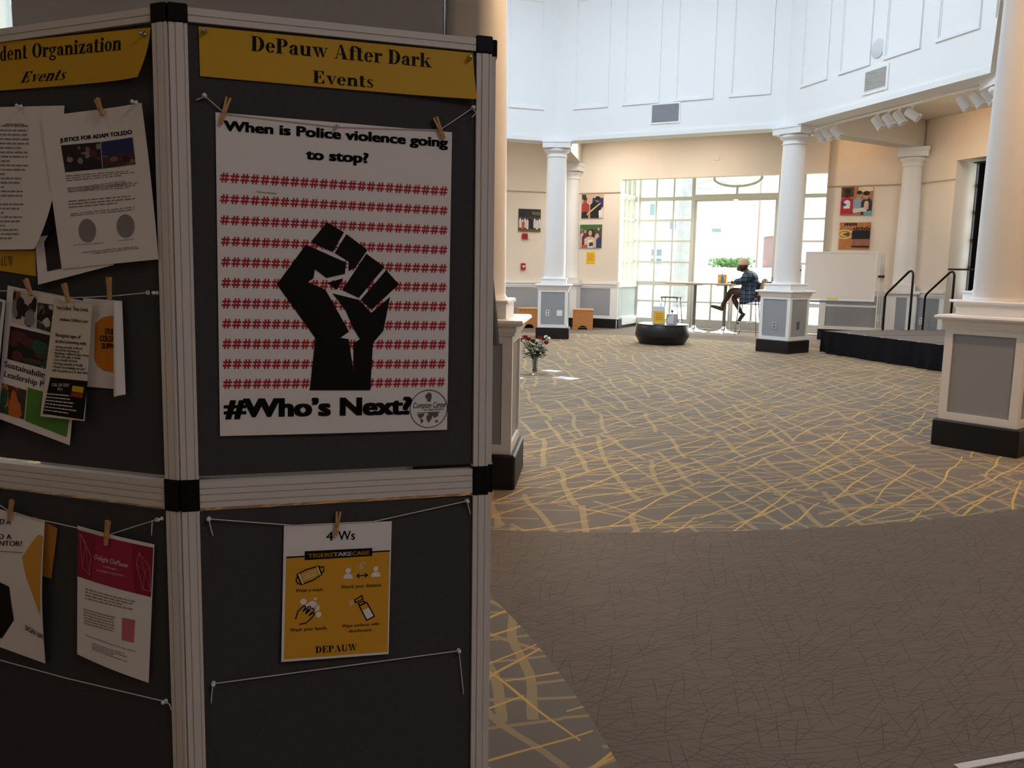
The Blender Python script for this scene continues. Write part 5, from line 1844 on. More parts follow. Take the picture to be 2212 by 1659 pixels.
for q in reds:
    m = MB(f)
    for ly, (r, h, n_) in enumerate(((.034, .030, 6), (.028, .036, 5), (.019, .038, 4))):
        for k in range(n_):
            a = 2 * pi * k / n_ + ly * .5
            v, fc = [], []
            for i in range(4):
                for j in range(4):
                    b_ = a + (j - 1.5) / 1.5 * .62
                    rr = r * (.35 + .65 * sin(pi * .5 * (i / 3)))
                    v.append((q[0] + rr * cos(b_), q[1] + rr * sin(b_), q[2] - .012 + h * i / 3))
            for i in range(3):
                fc += [(i * 4 + j, i * 4 + j + 1, (i + 1) * 4 + j + 1, (i + 1) * 4 + j) for j in range(3)]
            m.add(v, fc, smooth=True)
    m.ball((q[0], q[1], q[2] + .006), .016, 10)
    m.build('rose', ROSE, bq)
for q in whites:
    m = MB(f)
    for k in range(9):
        a, e = rnd.uniform(0, 2 * pi), rnd.uniform(-.3, 1.2)
        c = Vector((q[0] + .020 * cos(a) * cos(e), q[1] + .020 * sin(a) * cos(e), q[2] + .020 * sin(e)))
        m.ball(tuple(c), .010, 7)
    m.build('blossom', WFL, bq)
m = MB(f)
for k in range(120):
    a = rnd.uniform(0, 2 * pi)
    rr = rnd.uniform(.02, .12)
    z = rnd.uniform(.25, .42) if k < 60 else rnd.uniform(.21, .31)
    c = Vector((rr * cos(a), rr * sin(a) * .7, z))
    d = Vector((cos(a), sin(a), rnd.uniform(-.7, .9))).normalized()
    sd = d.cross(Vector((0, 0, 1))).normalized()
    l, w = rnd.uniform(.045, .085), rnd.uniform(.016, .028)
    up_ = sd.cross(d) * .006
    m.add([tuple(c), tuple(c + d * l * .4 + sd * w + up_), tuple(c + d * l), tuple(c + d * l * .4 - sd * w + up_), tuple(c + d * l * .45)], [(0, 1, 4), (1, 2, 4), (2, 3, 4), (3, 0, 4)])
m.build('leaves', LEAFD, bq)
m = MB(f)
for k in range(26):
    a = rnd.uniform(0, 2 * pi)
    c = Vector((rnd.uniform(-.06, .06), rnd.uniform(-.05, .05), rnd.uniform(.28, .36)))
    d = Vector((cos(a) * 1.0, sin(a) * .6, rnd.uniform(.0, .7)))
    m.tube([tuple(c), tuple(c + d * .07), tuple(c + d * .125 + Vector((0, 0, -.012)))], [.003, .0025, .001], 5)
m.build('fern_sprigs', mat('pale_fern', '9DA98A', .7), bq)
for nm, P_, lab in (('a', [(.361, 10.50), (.466, 10.61), (.644, 10.514), (.545, 10.38)], 'white sheet of paper on the carpet, right behind the rose vase'),
                    ('b', [(.478, 9.824), (.59, 9.966), (.814, 9.825), (.695, 9.66)], 'white sheet with grey print on the carpet, nearest the camera right of the vase'),
                    ('c', [(-.06, 9.72), (.06, 9.86), (.155, 9.76), (.04, 9.60)], 'white sheet of paper on the carpet peeking out beside the left column')):
    m = MB()
    m.prism(P_, .001, .003)
    sh = tag(m.build('paper_sheet', PAPER), lab, 'paper', 'sheets of paper on the carpet by the vase')
    a, b_, c, d = [Vector((*q, .0034)) for q in P_]
    m = MB()
    if nm == 'b':
        for k in range(3):
            t0, t1 = .12 + .2 * k, .22 + .2 * k
            q0 = a.lerp(b_, t0)
            q1 = a.lerp(b_, t1)
            e = (d - a)
            m.add([tuple(q0 + e * .1), tuple(q1 + e * .1), tuple(q1 + e * .5), tuple(q0 + e * .5)], [(0, 1, 2, 3)])
        m.build('printed_patch', INKG, sh)
# pale metal strip let into the carpet at the lower right corner
m = MB()
a, b_ = Vector((1.20, 2.055, 0)), Vector((2.6, 2.46, 0))
d = (b_ - a).normalized()
n_ = Vector((-d.y, d.x, 0)) * .012
m.prism([tuple((a + n_).xy), tuple((b_ + n_).xy), tuple((b_ - n_).xy), tuple((a - n_).xy)], .0, .004)
struct(m.build('trim_90', ALU))

# ---------------------------------------------------------------- the lamps of the place, and added fill
for i, (s, _) in enumerate(HEADS):
    o = TRK.p(s + .09, -.06, -.24)
    tg = TRK.p(s + (1.0 if i > 2 else .4), -3.2, -1.6 if i > 2 else -.35)
    light('track_spot', 'SPOT', o, 45, WARM, tg, angle=70, blend=.9, radius=.04)
for s, e in ((1.5, 9), (3.2, 5), (5.75, 26)):
    light('aisle_can', 'SPOT', MW.p(s, .85, CZ - .02), e, (1.0, .52, .22), MW.p(s, .0, 3.1), angle=120, blend=1.0, radius=.12)
# neutral fill panels added to brighten the aisle walls, and warm cans by the entrance
NEUT = (1.0, .93, .86)
for x, y, e in ((1.3, 17.0, 68), (3.1, 15.9, 46), (7.3, 12.2, 58), (7.3, 8.6, 40), (-2.6, 16.0, 70), (-5.6, 11.0, 60)):
    light('aisle_fill', 'AREA', (x, y, CZ - .03), e, NEUT, (x, y, 0), 1.2, 1.2)
for x, y, e, tg in ((3.6, 3.9, 300, (3.75, 6.2, 2.0)), (1.9, 5.2, 350, (-.15, 5.1, 2.6)), (4.8, 3.2, 60, (4.6, 3.4, 0)), (1.9, 2.9, 26, (1.9, 2.9, 0))):
    light('entrance_can', 'SPOT', (x, y, CZ - .03), e, WARM, tg, angle=100, blend=.9, radius=.1)
light('lobby_fill_left', 'AREA', (-2.6, -.6, CZ - .05), 5, (1.0, .97, .95), (-2.6, -.6, 0), 1.0, 1.0)  # unseen fill added to lift the left side of the board
light('lobby_fill', 'AREA', (2.4, -1.0, CZ - .05), 40, (.97, .92, 1.0), (2.4, -1.0, 0), 1.2, 1.2)  # unseen fill added behind the camera to brighten the board

# ---------------------------------------------------------------- the folding display board (measured in each panel's own plane)
BU = Vector((-.0038, .0388, .9992))
BE = Vector((.9564, .2920, -.0077))
BN = Vector((.2921, -.9556, .0382))
BQ = Vector((-.4818, 1.5634, 0))
PR = Fr(BQ, BE, BU, BN)                                              # p(across, up, out)
PL = Fr((-.6275, 1.5189, .0012), (.9346, -.3553, .0174), BU, (-.3557, -.9340, .0349))
_a = radians(77.5)
E3 = cos(_a) * BE - sin(_a) * BN
PT = Fr(PR.p(.4595, 0, -.010), E3, BU, E3.cross(BU))
board = thing('display_board', 'folding charcoal felt display board with aluminium frame standing in the foreground', 'display board', PR.p(-.152, 0, 0) * 1.0)
board.location.z = 0
BLKCAP = mat('black_corner_plastic', '060607', 0.55, spec=.2)


def board_panel(fr, u0, u1, vb):
    pw = .0315
    for v0, v1 in ((.030, .8295), (.8805, 1.757)):
        MB(fr).box(u0 + pw - .004, u1 - pw + .004, v0 + .01, v1 - .01, -.012, 0).build('felt_panel', FELT, board)
    for a in (u0, u1 - pw):
        m = MB(fr)
        # an extruded post with two shallow grooves down its face
        for x0, x1, w in ((0, .0095, .0075), (.0095, .0115, .0055), (.0115, .0245, .0085), (.0245, .0262, .0055), (.0262, pw, .0075)):
            m.box(a + x0, a + x1, vb, 1.748, -.016, w)
        m.build('post', ALU, board)
    for v0, v1 in ((1.732, 1.757), (.8555, .8805), (.8295, .8545), (.022, .047)):
        m = MB(fr)
        h = (v1 - v0)
        for y0, y1, w in ((0, .42, .007), (.42, .5, .0045), (.5, 1, .007)):
            m.box(u0 + pw, u1 - pw, v0 + y0 * h, v0 + y1 * h, -.016, w)
        m.build('rail', ALU, board)
    for a in (u0, u1 - pw):
        MB(fr).cbox(a - .0012, a + pw + .0012, 1.7285, 1.7625, -.018, .0105, .002).build('corner_cap', BLKCAP, board)
        MB(fr).cbox(a - .0012, a + pw + .0012, .824, .886, -.018, .0108, .002).build('corner_joint', BLKCAP, board)


board_panel(PR, -.1515, .4545, .013)
board_panel(PL, -.6065, -.0005, .020)
board_panel(PT, .001, .607, .004)

# ---------------------------------------------------------------- papers pinned and pegged to the board
def T(q):
    return (q[0] / 1e4, q[1] / 1e4)


class Paper:
    def __init__(s, fr, quad, off=lambda a, b: .004, bulge=0.0):
        s.fr, s.q, s.off, s.bulge = fr, [Vector(T(q)) for q in quad], off, bulge

    def st(s, u, v):
        tl, tr, br, bl = s.q
        a, b = .5, .5
        for _ in range(8):
            P = (1 - a) * (1 - b) * tl + a * (1 - b) * tr + a * b * br + (1 - a) * b * bl
            da = (1 - b) * (tr - tl) + b * (br - bl)
            db = (1 - a) * (bl - tl) + a * (br - tr)
            e = Vector((u, v)) - P
            det = da.x * db.y - da.y * db.x
            a += (e.x * db.y - e.y * db.x) / det
            b += (da.x * e.y - da.y * e.x) / det
            a, b = min(max(a, -.2), 1.2), min(max(b, -.2), 1.2)
        return a, b

    def pt(s, u, v, lift=0.0):
        a, b = s.st(u, v)
        return s.fr.p(u, v, s.off(a, b) + lift)

    def sheet(s, name, m, nx=12, ny=14):
        tl, tr, br, bl = s.q
        mb = MB()
        V = []
        for j in range(ny + 1):
            for i in range(nx + 1):
                a, b = i / nx, j / ny
                P = (1 - a) * (1 - b) * tl + a * (1 - b) * tr + a * b * br + (1 - a) * b * bl
                V.append(s.fr.p(P.x + s.bulge * a * 4 * b * (1 - b), P.y, s.off(a, b)))
        mb.add([tuple(q) for q in V], [(j * (nx + 1) + i, j * (nx + 1) + i + 1, (j + 1) * (nx + 1) + i + 1, (j + 1) * (nx + 1) + i) for j in range(ny) for i in range(nx)], smooth=True)
        return mb.build(name, m)


class Print:
    """ink on a paper: shapes in the panel's plane laid on the sheet"""
    def __init__(s, paper, lift=.0004):
        s.p, s.l, s.mb = paper, lift, MB()

    def poly(s, pts, mi=0, l=0.0):
        P = [T(q) for q in pts]
        t = tessellate_polygon([[Vector((x, y, 0)) for x, y in P]])
        todo = [tuple(Vector(P[i]) for i in q) for q in t]
        V, Fc = [], []
        while todo:                                                 # small triangles, so that print follows a curling sheet
            a, b, c = todo.pop()
            e = [(b - a).length, (c - b).length, (a - c).length]
            k = e.index(max(e))
            if e[k] > .03:
                a, b, c = ((a, b, c), (b, c, a), (c, a, b))[k]
                m_ = (a + b) / 2
                todo += [(a, m_, c), (m_, b, c)]
                continue
            Fc.append((len(V), len(V) + 1, len(V) + 2))
            V += [tuple(s.p.pt(q.x, q.y, s.l + l)) for q in (a, b, c)]
        s.mb.add(V, Fc, mi)
        return s

    def quad(s, pts, mi=0, n=6, l=0.0):
        a, b, c, d = [Vector(T(q)) for q in pts]
        V = []
        for j in range(n + 1):
            for i in range(n + 1):
                x, y = i / n, j / n
                q = (1 - x) * (1 - y) * a + x * (1 - y) * b + x * y * c + (1 - x) * y * d
                V.append(tuple(s.p.pt(q.x, q.y, s.l + l)))
        s.mb.add(V, [(j * (n + 1) + i, j * (n + 1) + i + 1, (j + 1) * (n + 1) + i + 1, (j + 1) * (n + 1) + i) for j in range(n) for i in range(n)], mi)
        return s

    def text(s, glyphs, A, B, C, mi=0, l=0.0):
        v, f, w, cap = glyphs
        A, B, C = Vector(T(A)), Vector(T(B)), Vector(T(C))
        ex, ey = (B - A) / w, (C - A) / cap
        V = []
        for x, y in v:
            q = A + x * ex + y * ey
            V.append(tuple(s.p.pt(q.x, q.y, s.l + l)))
        s.mb.add(V, f, mi)
        return s

    def shape(s, v, f, A, B, C, mi=0, l=0.0):
        return s.text((v, f, 1.0, 1.0), A, B, C, mi, l)

    def dashes(s, quad, rows, mi=0, fill=.46, seed=1, ragged=.35):
        """a paragraph too small to read, as word-long strokes"""
        rnd = random.Random(seed)
        a, b, c, d = [Vector(T(q)) for q in quad]
        for r in range(rows):
            y0, y1 = (r + .5 - fill / 2) / rows, (r + .5 + fill / 2) / rows
            x, end = 0.0, 1.0 - ragged * rnd.random() * (1 if r % 3 == 2 else .25)
            while x < end:
                w = min(rnd.uniform(.03, .13), end - x)
                V = []
                for xx, yy in ((x, y0), (x + w, y0), (x + w, y1), (x, y1)):
                    q = (1 - xx) * (1 - yy) * a + xx * (1 - yy) * b + xx * yy * c + (1 - xx) * yy * d
                    V.append(tuple(s.p.pt(q.x, q.y, s.l)))
                s.mb.add(V, [(0, 1, 2, 3)], mi)
                x += w + .018
        return s

    def line(s, pts, width, mi=0, l=0.0, closed=False):
        P = [Vector(T(q)) for q in pts]
        n = len(P)
        for i in range(n if closed else n - 1):
            a, b = P[i], P[(i + 1) % n]
            t = (b - a)
            if t.length < 1e-7:
                continue
            t.normalize()
            nrm = Vector((-t.y, t.x)) * width / 2
            e = t * width * .3
            V = [tuple(s.p.pt(q.x, q.y, s.l + l)) for q in (a - e + nrm, b + e + nrm, b + e - nrm, a - e - nrm)]
            s.mb.add(V, [(0, 1, 2, 3)], mi)
        return s

    def build(s, name, mats, parent):
        return s.mb.build(name, mats, parent)


def words(paper, lift, parent, m_, *lines, name='lettering'):
    """each line of lettering is a part of its own"""
    for g, q in lines:
        pr = Print(paper, lift)
        pr.text(g, *q)
        pr.build(name, m_, parent)


def mid(a, b, t=.5):
    return [a[0] + (b[0] - a[0]) * t, a[1] + (b[1] - a[1]) * t]


def disc(pr, c, r, mi=0, n=20, l=0.0, ry=None):
    ry = ry or r
    return pr.poly([(c[0] + r * cos(2 * pi * i / n), c[1] + ry * sin(2 * pi * i / n)) for i in range(n)], mi, l)


def photo_bits(pr, quad, cols, n, seed, size=(.08, .3)):
    """a small printed photograph: soft patches of colour and upright figures"""
    rnd = random.Random(seed)
    a, b, c, d = [Vector(q) for q in quad]
    for k in range(n):
        x, y = rnd.uniform(.05, .95), rnd.uniform(.1, .95)
        w, h = rnd.uniform(*size) / 2, rnd.uniform(size[0], size[1] * 1.5) / 2
        P = []
        for i in range(7):
            an = 2 * pi * i / 7 + rnd.uniform(-.25, .25)
            xx, yy = min(max(x + w * cos(an), 0), 1), min(max(y + h * sin(an), 0), 1)
            q = (1 - xx) * (1 - yy) * a + xx * (1 - yy) * b + xx * yy * c + (1 - xx) * yy * d
            P.append((q.x, q.y))
        pr.poly(P, cols[rnd.randrange(len(cols))], .00012 * (k % 6 + 1))
    return pr


# --- yellow header strips
hp = Paper(PR, D['hdrR'], lambda s, t: .0035 + .016 * (s ** 5) * t * t)
hr = tag(hp.sheet('header_sign', YELP, 24, 6), 'yellow header strip with the words After Dark Events on the right panel', 'sign')
words(hp, .0004, hr, INK, (fat('DePauw After Dark'), D['hdrR_t1']), (fat('Events'), D['hdrR_t2']))
hp2 = Paper(PL, D['hdrL'], lambda s, t: .0035 + .02 * (s ** 7) * t, bulge=.006)
hl = tag(hp2.sheet('header_sign', YELP, 24, 6), 'yellow header strip reading Student Organization Events on the left panel', 'sign')
q = D['hdrL_d']
du = (q[1][0] - q[0][0]) * 1.28
words(hp2, .0004, hl, INK, (fat('Stu'), ([q[0][0] - du * .86, q[0][1] - 6], [q[0][0] - du * .05, q[0][1]], [q[2][0] - du * .86, q[2][1] - 6])), (fat('dent'), q[0:3]), (fat('Organization'), q[3:6]), (fat('Events', .22), D['hdrL_t2']))

# --- the fist poster
pp = Paper(PR, D['post'], lambda s, t: .0045 + .004 * sin(pi * s) * t)
po = tag(pp.sheet('protest_poster', PAPER, 14, 18), 'large white protest poster with a black raised fist over rows of red hash signs', 'poster')
words(pp, .0010, po, INK, (sans('When is Police violence going', .030), D['post_t1']), (sans('to stop?', .030), D['post_t2']), (sans("#Who\u2019s Next?", .034), D['post_t3']))
p = Print(pp, .0004)
hash_v, hash_f = [], []
for vv in ([(.18, 0), (.35, 0), (.52, 1), (.35, 1)], [(.53, 0), (.70, 0), (.87, 1), (.70, 1)], [(.01, .23), (.94, .23), (.97, .43), (.04, .43)], [(.07, .58), (.99, .58), (1.02, .78), (.10, .78)]):
    n = len(hash_v)
    hash_v += vv
    hash_f.append((n, n + 1, n + 2, n + 3))
for A, B, C in D['rows']:
    N = 24
    for i in range(N):
        a, b = mid(A, B, i / N + .001), mid(A, B, (i + .97) / N)
        p.shape(hash_v, hash_f, a, b, [a[0] + C[0] - A[0], a[1] + C[1] - A[1]])
p.build('hash_rows', RED, po)
p = Print(pp, .0012)
for q in D['fist']:
    p.poly(q)
p.build('raised_fist', INK, po)
p = Print(pp, .0008)
c0, c1_, c2_ = D['logo']
R0 = c1_[0] - c0[0]
v, f = ring2(0, 0, 1, 1, .955, .955, 0, 360, 48)
p.shape(v, f, c0, [c0[0] + R0, c0[1]], [c0[0], c0[1] + R0])
q = D['logo_t']
p.poly(D['logo_f'])
for m_ in D['logo_m']:
    p.poly(m_)
p.line([q[6], q[7]], .0012)
sv, sf, sw, sc_ = sans('Compton Center', .006)
p.text(([(x + .25 * y, y) for x, y in sv], sf, sw, sc_), q[0], q[1], q[2], 1)
sv, sf, sw, sc_ = sans('for Peace & Justice')
p.text(([(x + .25 * y, y) for x, y in sv], sf, sw, sc_), q[3], q[4], q[5], 1)
p.build('round_logo', [mat('logo_grey', '5A5A5E', .7), INK], po)
p = Print(pp, .0012)
p.dashes([[-40, 14350], [330, 14330], [330, 14310], [-40, 14330]], 1, 0, .8, 3)
p.build('small_print', INKG, po)

# --- the 4 Ws safety sheet
fp = Paper(PR, D['sheet'], lambda s, t: .0055 + .006 * t * t)
fs = tag(fp.sheet('safety_flyer', PAPER), 'yellow and white 4 Ws safety flyer hanging by one clothespin on the lower right panel', 'flyer')
p = Print(fp, .0004)
p.quad(D['sheet_y'])
p.build('yellow_field', mat('flyer_yellow', 'DDA328', .6), fs)
p = Print(fp, .0009)
p.quad(D['sheet_l'], 0).quad(D['sheet_b'], 0, l=.0001)
p.build('banner', INK, fs)
q = D['sheet_t']
FY, FW = mat('flyer_yellow', ''), mat('flyer_white', 'F2EFEA', .7)
words(fp, .0016, fs, FY, (sans('TIGERS', .03), q[0:3]), (sans('CARE', .03), q[6:9]))
words(fp, .0016, fs, FW, (sans('TAKE', .03), q[3:6]))
q = D['sheet_4']
words(fp, .0009, fs, INK, (sans('4', .008), q[0:3]), (sans('Ws', .008), q[3:6]), (fat('DEPAUW'), D['sheet_d']))
q = D['sheet_c']
for i, tx in enumerate(('Wear a mask.', 'Watch your distance.', 'Wash your hands.', 'Wipe surfaces with', 'disinfectant.')):
    words(fp, .0009, fs, INK, (sans(tx, .012), q[3 * i:3 * i + 3]))
p = Print(fp, .0009)
q = D['s_mask']
p.line([q[0], mid(mid(q[0], q[1]), q[2], -.12), q[1], q[2], mid(mid(q[2], q[3]), q[0], -.12), q[3]], .0026, 0, closed=True)
for k in (.3, .5, .7):
    p.line([mid(mid(q[0], q[3], k), mid(q[1], q[2], k), .2), mid(mid(q[0], q[3], k), mid(q[1], q[2], k), .8)], .0012, 1)
for k in (.07, .93):
    p.line([mid(q[0], q[1], k), mid(q[3], q[2], k)], .002, 1)
e = D['s_mask_ear']
p.line(e[:4], .0024, 0).line(e[4:], .0024, 0)
p.build('mask_icon', [INK, FW], fs)
p = Print(fp, .0009)
q = D['s_ppl']
for k in (0, 5):
    r = q[k + 1][0] - q[k][0]
    disc(p, q[k], r, 1)
    a, b = q[k + 2], q[k + 3]
    w = b[0] - a[0]
    p.poly([a, b, [b[0] - w * .06, b[1] + w * .34], [b[0] - w * .3, b[1] + w * .54], [a[0] + w * .3, a[1] + w * .54], [a[0] + w * .06, a[1] + w * .34]], 1)
a, b = D['s_arr']
p.line([a, b], .0022)
for q_, sg in ((a, 1), (b, -1)):
    p.line([[q_[0] + sg * 50, q_[1] + 40], q_, [q_[0] + sg * 50, q_[1] - 40]], .0022)
p.text(sans('6\u2019', .02), *D['s_6'], 1)
p.build('distance_icon', [INK, FW], fs)
p = Print(fp, .0009)
q = D['s_bub']
for k in range(0, 12, 2):
    disc(p, q[k], abs(q[k + 1][0] - q[k][0]), 1, 16, -.0002)
p.line(D['s_hand'], .0024)
p.line([mid(D['s_hand'][5], D['s_hand'][7], .3), mid(D['s_hand'][7], D['s_hand'][3], .15)], .002)
p.build('hand_washing_icon', [INK, FW], fs)
p = Print(fp, .0009)
q = D['s_bot']
p.poly(D['s_botw'], 1, -.0002).line(q, .0026, 0, closed=True).line(D['s_neck'], .0024, 0, closed=True).line(D['s_trig'], .0026, 0, closed=True)
q = D['s_spray']
for k in (0, 2, 4):
    p.line([q[k], q[k + 1]], .0014, 1)
p.build('spray_bottle_icon', [INK, FW], fs)

# --- left panel, top: letter, notice, yellow sheet, photo sheet
yp = Paper(PL, D['yel'], lambda s, t: .003)
yo = tag(yp.sheet('university_flyer', YELP, 6, 6), 'yellow flyer half hidden under the typed letter at the left edge', 'flyer')
p = Print(yp)
q = D['yel_t']
p.text(fat('PAUW'), [q[0][0] - 60, q[0][1]], q[1], [q[2][0] - 60, q[2][1]])
p.build('lettering', mat('brown_ink', '6B4A12', .7), yo)
bp_ = Paper(PL, D['back'], lambda s, t: .005 + .006 * t)
bo = tag(bp_.sheet('photo_flyer', PAPER, 8, 8), 'white sheet with a dark photograph peeking out beneath the notice with two photos', 'flyer')
p = Print(bp_)
p.quad(D['back_p'])
p.build('dark_photo', mat('dark_photo', '17151A', .5), bo)
lp = Paper(PL, D['letter'], lambda s, t: .009 + .022 * (s * t) ** 4, bulge=.008)
lo = tag(lp.sheet('typed_letter', PAPER), 'typed white letter with a curling corner pinned at the left edge', 'letter')
p = Print(lp, .0006)
a, b, c, d = D['letter_t']
p.dashes([mid(a, b, .02), mid(a, b, .86), mid(d, c, .70), mid(d, c, .02)], 27, 0, .36, 5, .5)
p.dashes([mid(a, b, .5), mid(a, b, .74), mid(mid(a, b, .74), c, .012), mid(mid(a, b, .5), c, .012)], 1, 0, 1.0, 8, 0)
p.build('typed_text', INKG, lo)
jp = Paper(PL, D['just'], lambda s, t: .0125 + .010 * s ** 4 * (1 - t) ** 2)
jo = tag(jp.sheet('justice_notice', PAPER), 'white notice headed JUSTICE with two side by side photos beside the centre posts', 'notice')
p = Print(jp, .0005)
p.text(sans('JUSTICE FOR ADAM TOLEDO', .028), *D['just_t'])
p.build('lettering', INK, jo)
q = D['just_p']
p = Print(jp, .0005)
p.quad(q[:4], 0)
photo_bits(p, q[:4], [1, 2, 3, 0, 4], 26, 11, (.06, .2))
p.build('photo', [mat('ph_dark', '1C1519'), mat('ph_grey', '8B8791'), mat('ph_maroon', '5A2630'), mat('ph_navy', '1C2440'), mat('ph_skin', '8A6450')], jo)
p = Print(jp, .0005)
p.quad(q[4:], 0)
a, b, c, d = q[4:]
p.quad([a, b, mid(b, c, .55), mid(a, d, .55)], 1, 4, .0002)
photo_bits(p, [mid(a, d, .5), mid(b, c, .5), c, d], [0, 2, 3, 4], 14, 12, (.1, .35))
p.build('photo', [mat('ph_brown', '4A302A'), mat('ph_blue', '1B2A6B'), mat('ph_navy', ''), mat('ph_maroon', ''), mat('ph_skin', '')], jo)
for k, q in enumerate(D['just_para']):
    p = Print(jp, .0005)
    p.dashes(q, (3, 3, 3, 3, 2, 1, 1, 2)[k], 0, .4, 20 + k, .5)
    p.build('typed_text', INKG, jo)
q = D['just_c']
for k in (0, 2):
    p = Print(jp, .0005)
    disc(p, q[k], abs(q[k + 1][0] - q[k][0]) * .98, 0, 28, ry=abs(q[k + 1][0] - q[k][0]) * .98)
    p.build('grey_disc', mat('disc_grey', '8F8B88', .8), jo)

# --- left panel, middle row on the string
op = Paper(PL, D['ora'], lambda s, t: .004)
oo = tag(op.sheet('support_flyer', PAPER, 6, 8), 'white flyer with an orange badge and rolled right edge on the middle string', 'flyer')
p = Print(op)
p.poly(D['ora_s'])
p.build('orange_badge', mat('orange_print', 'D9861B', .6), oo)
words(op, .0010, oo, mat('brown_ink', ''), *[(sans(tx, .03), q) for q, tx in zip(D['ora_t'], ('STUDEN', 'COLOR LE', 'SUPPOR'))])
m = MB()
a, b, c, d = [T(q) for q in D['ora_fold']]
V = []
for j in range(9):
    t = j / 8
    l = (a[0] + (d[0] - a[0]) * t, a[1] + (d[1] - a[1]) * t)
    r = (b[0] + (c[0] - b[0]) * t, b[1] + (c[1] - b[1]) * t)
    for i in range(9):
        s_ = i / 8
        V.append(tuple(PL.p(l[0] + (r[0] - l[0]) * s_, l[1] + (r[1] - l[1]) * s_, .005 + .020 * sin(pi * (1 - s_ * .9)) ** .8)))
m.add(V, [(j * 9 + i, j * 9 + i + 1, (j + 1) * 9 + i + 1, (j + 1) * 9 + i) for j in range(8) for i in range(8)], smooth=True)
m.build('rolled_edge', PAPER, oo)
sp = Paper(PL, D['sus'], lambda s, t: .008 + .006 * t)
so = tag(sp.sheet('leadership_flyer', PAPER), 'photo flyer reading Sustainability Leadership hanging on the middle string', 'flyer')
p = Print(sp)
q = D['sus_p']
PHM = [mat('ph_pale', 'CFC8C4'), mat('ph_dark', ''), mat('ph_grey', ''), mat('ph_green', '1E5A3A'), mat('ph_maroon', ''), mat('ph_orange', 'D0702A'), mat('ph_olive', '3D3B30'), mat('ph_skin', '')]
p.quad(q[0], 0).quad(q[1], 6).quad(q[2], 1).quad(q[3], 6)
photo_bits(p, q[0], [1, 1, 2, 7, 1], 12, 31, (.2, .45))
photo_bits(p, q[1], [0, 1, 2, 7, 1], 16, 32, (.12, .35))
photo_bits(p, q[2], [3, 4, 1, 2, 3, 4, 6], 22, 33, (.12, .35))
photo_bits(p, q[3], [5, 5, 3, 4, 5], 14, 34, (.2, .5))
p.build('photo_collage', PHM, so)
p = Print(sp)
p.quad(q[4])
p.build('green_block', mat('leaf_green_print', '4E8A2E', .6), so)
q = D['sus_t']
words(sp, .0006, so, mat('dark_grey_ink', '2E2A2A', .7), (sans('Sustainability', .012), q[0:3]), (sans('Leadership Program', .012), (q[3], [q[4][0] + 60, q[4][1] - 10], q[5])))
gp = Paper(PL, D['life'], lambda s, t: .017 + .004 * t)
go = tag(gp.sheet('alcohol_flyer', mat('cream_paper', 'E2DCCB', .7)), 'narrow cream flyer on alcohol poisoning with a black block at its foot', 'flyer')
p = Print(gp)
p.quad(D['life_b'])
p.build('black_block', INK, go)
p = Print(gp, .0008)
q = D['life_y']
p.quad(q[:4], 0).quad(q[4:], 1)
p.build('phone_badge', [mat('badge_yellow', 'D3B021', .6), mat('badge_red', 'A8271C', .6)], go)
LT = ('You Called. They Lived.', 'Indiana Lifeline Law', 'Recognize signs of', 'alcohol poisoning with:', '\u2022 Acting unusually confused', '\u2022 Repeatedly throwing up', '\u2022 Breathing is different than normal', '\u2022 Skin looks pale or bluish', '\u2022 Loss of bodily functions', '\u2022 Snoring unusually or loudly', '\u2022 Passed Out (meaning you can\u2019t', 'wake the person up to an alert state)', 'CALL OR TEXT', '911')
for i, (q, tx) in enumerate(zip(D['life_t'], LT)):
    words(gp, .0007, go, mat('flyer_white', '') if i > 11 else mat('dark_grey_ink', ''), (sans(tx, .016), q))
p = Print(gp, .0007)
p.dashes(D['life_w'], 6, 0, .3, 41, .5)
p.build('typed_text', mat('flyer_white', ''), go)
dp = Paper(PL, D['dark'], lambda s, t: .016 + .006 * sin(pi * t), bulge=.004)
do = tag(dp.sheet('glossy_flyer', PAPER, 6, 10), 'glossy dark flyer with a white border cut by the left edge of the photo', 'flyer')
p = Print(dp, .0006)
a, b, c, d = D['dark']
p.quad([mid(mid(a, b, .0), d, .02), mid(mid(a, b, .90), c, .02), mid(mid(d, c, .82), b, .02), mid(d, a, .02)])
p.build('dark_picture', mat('glossy_grey_print', '55595E', .25), do)
p = Print(dp, .0012)
c_ = mid(mid(a, b, .75), mid(d, c, .75), .55)
for k in range(3):
    disc(p, [c_[0] - 30 * k, c_[1] + 140 * k - 160], 34, 0, 10)
p.build('yellow_spots', mat('badge_yellow', ''), do)

# --- left panel, lower row
tb = Paper(PL, D['tiger_b'], lambda s, t: .005)
tag(tb.sheet('orange_flyer', mat('dull_orange_paper', 'C08335', .7), 6, 8), 'orange sheet peeking out behind the mentor flyer', 'flyer')
tp = Paper(PL, D['tiger'], lambda s, t: .011 + .010 * sin(pi * t) * s, bulge=.003)
to = tag(tp.sheet('mentor_flyer', PAPER), 'creased white flyer asking about a mentor with black and gold shapes', 'flyer')
p = Print(tp, .0008)
p.poly(D['tiger_o'], 0)
p.build('gold_shape', mat('gold_print', 'D9A23A', .6), to)
p = Print(tp, .0008)
p.poly(D['tiger_k'], 0)
p.build('black_shape', INK, to)
words(tp, .0014, to, mat('dark_grey_ink', ''), *[(sans(tx, .012), q) for q, tx in zip(D['tiger_t'], ('ED A', 'ED A', 'MENTOR?', 'connections', 'SIGN UP!'))])
dl = Paper(PL, D['del'], lambda s, t: .008 + .004 * sin(pi * s))
dlo = tag(dl.sheet('women_flyer', PAPER), 'white flyer with a crimson banner pegged on the lower string beside the posts', 'flyer')
p = Print(dl)
a, b, c, d = D['del_h']
p.quad([a, b, c, d], 0)
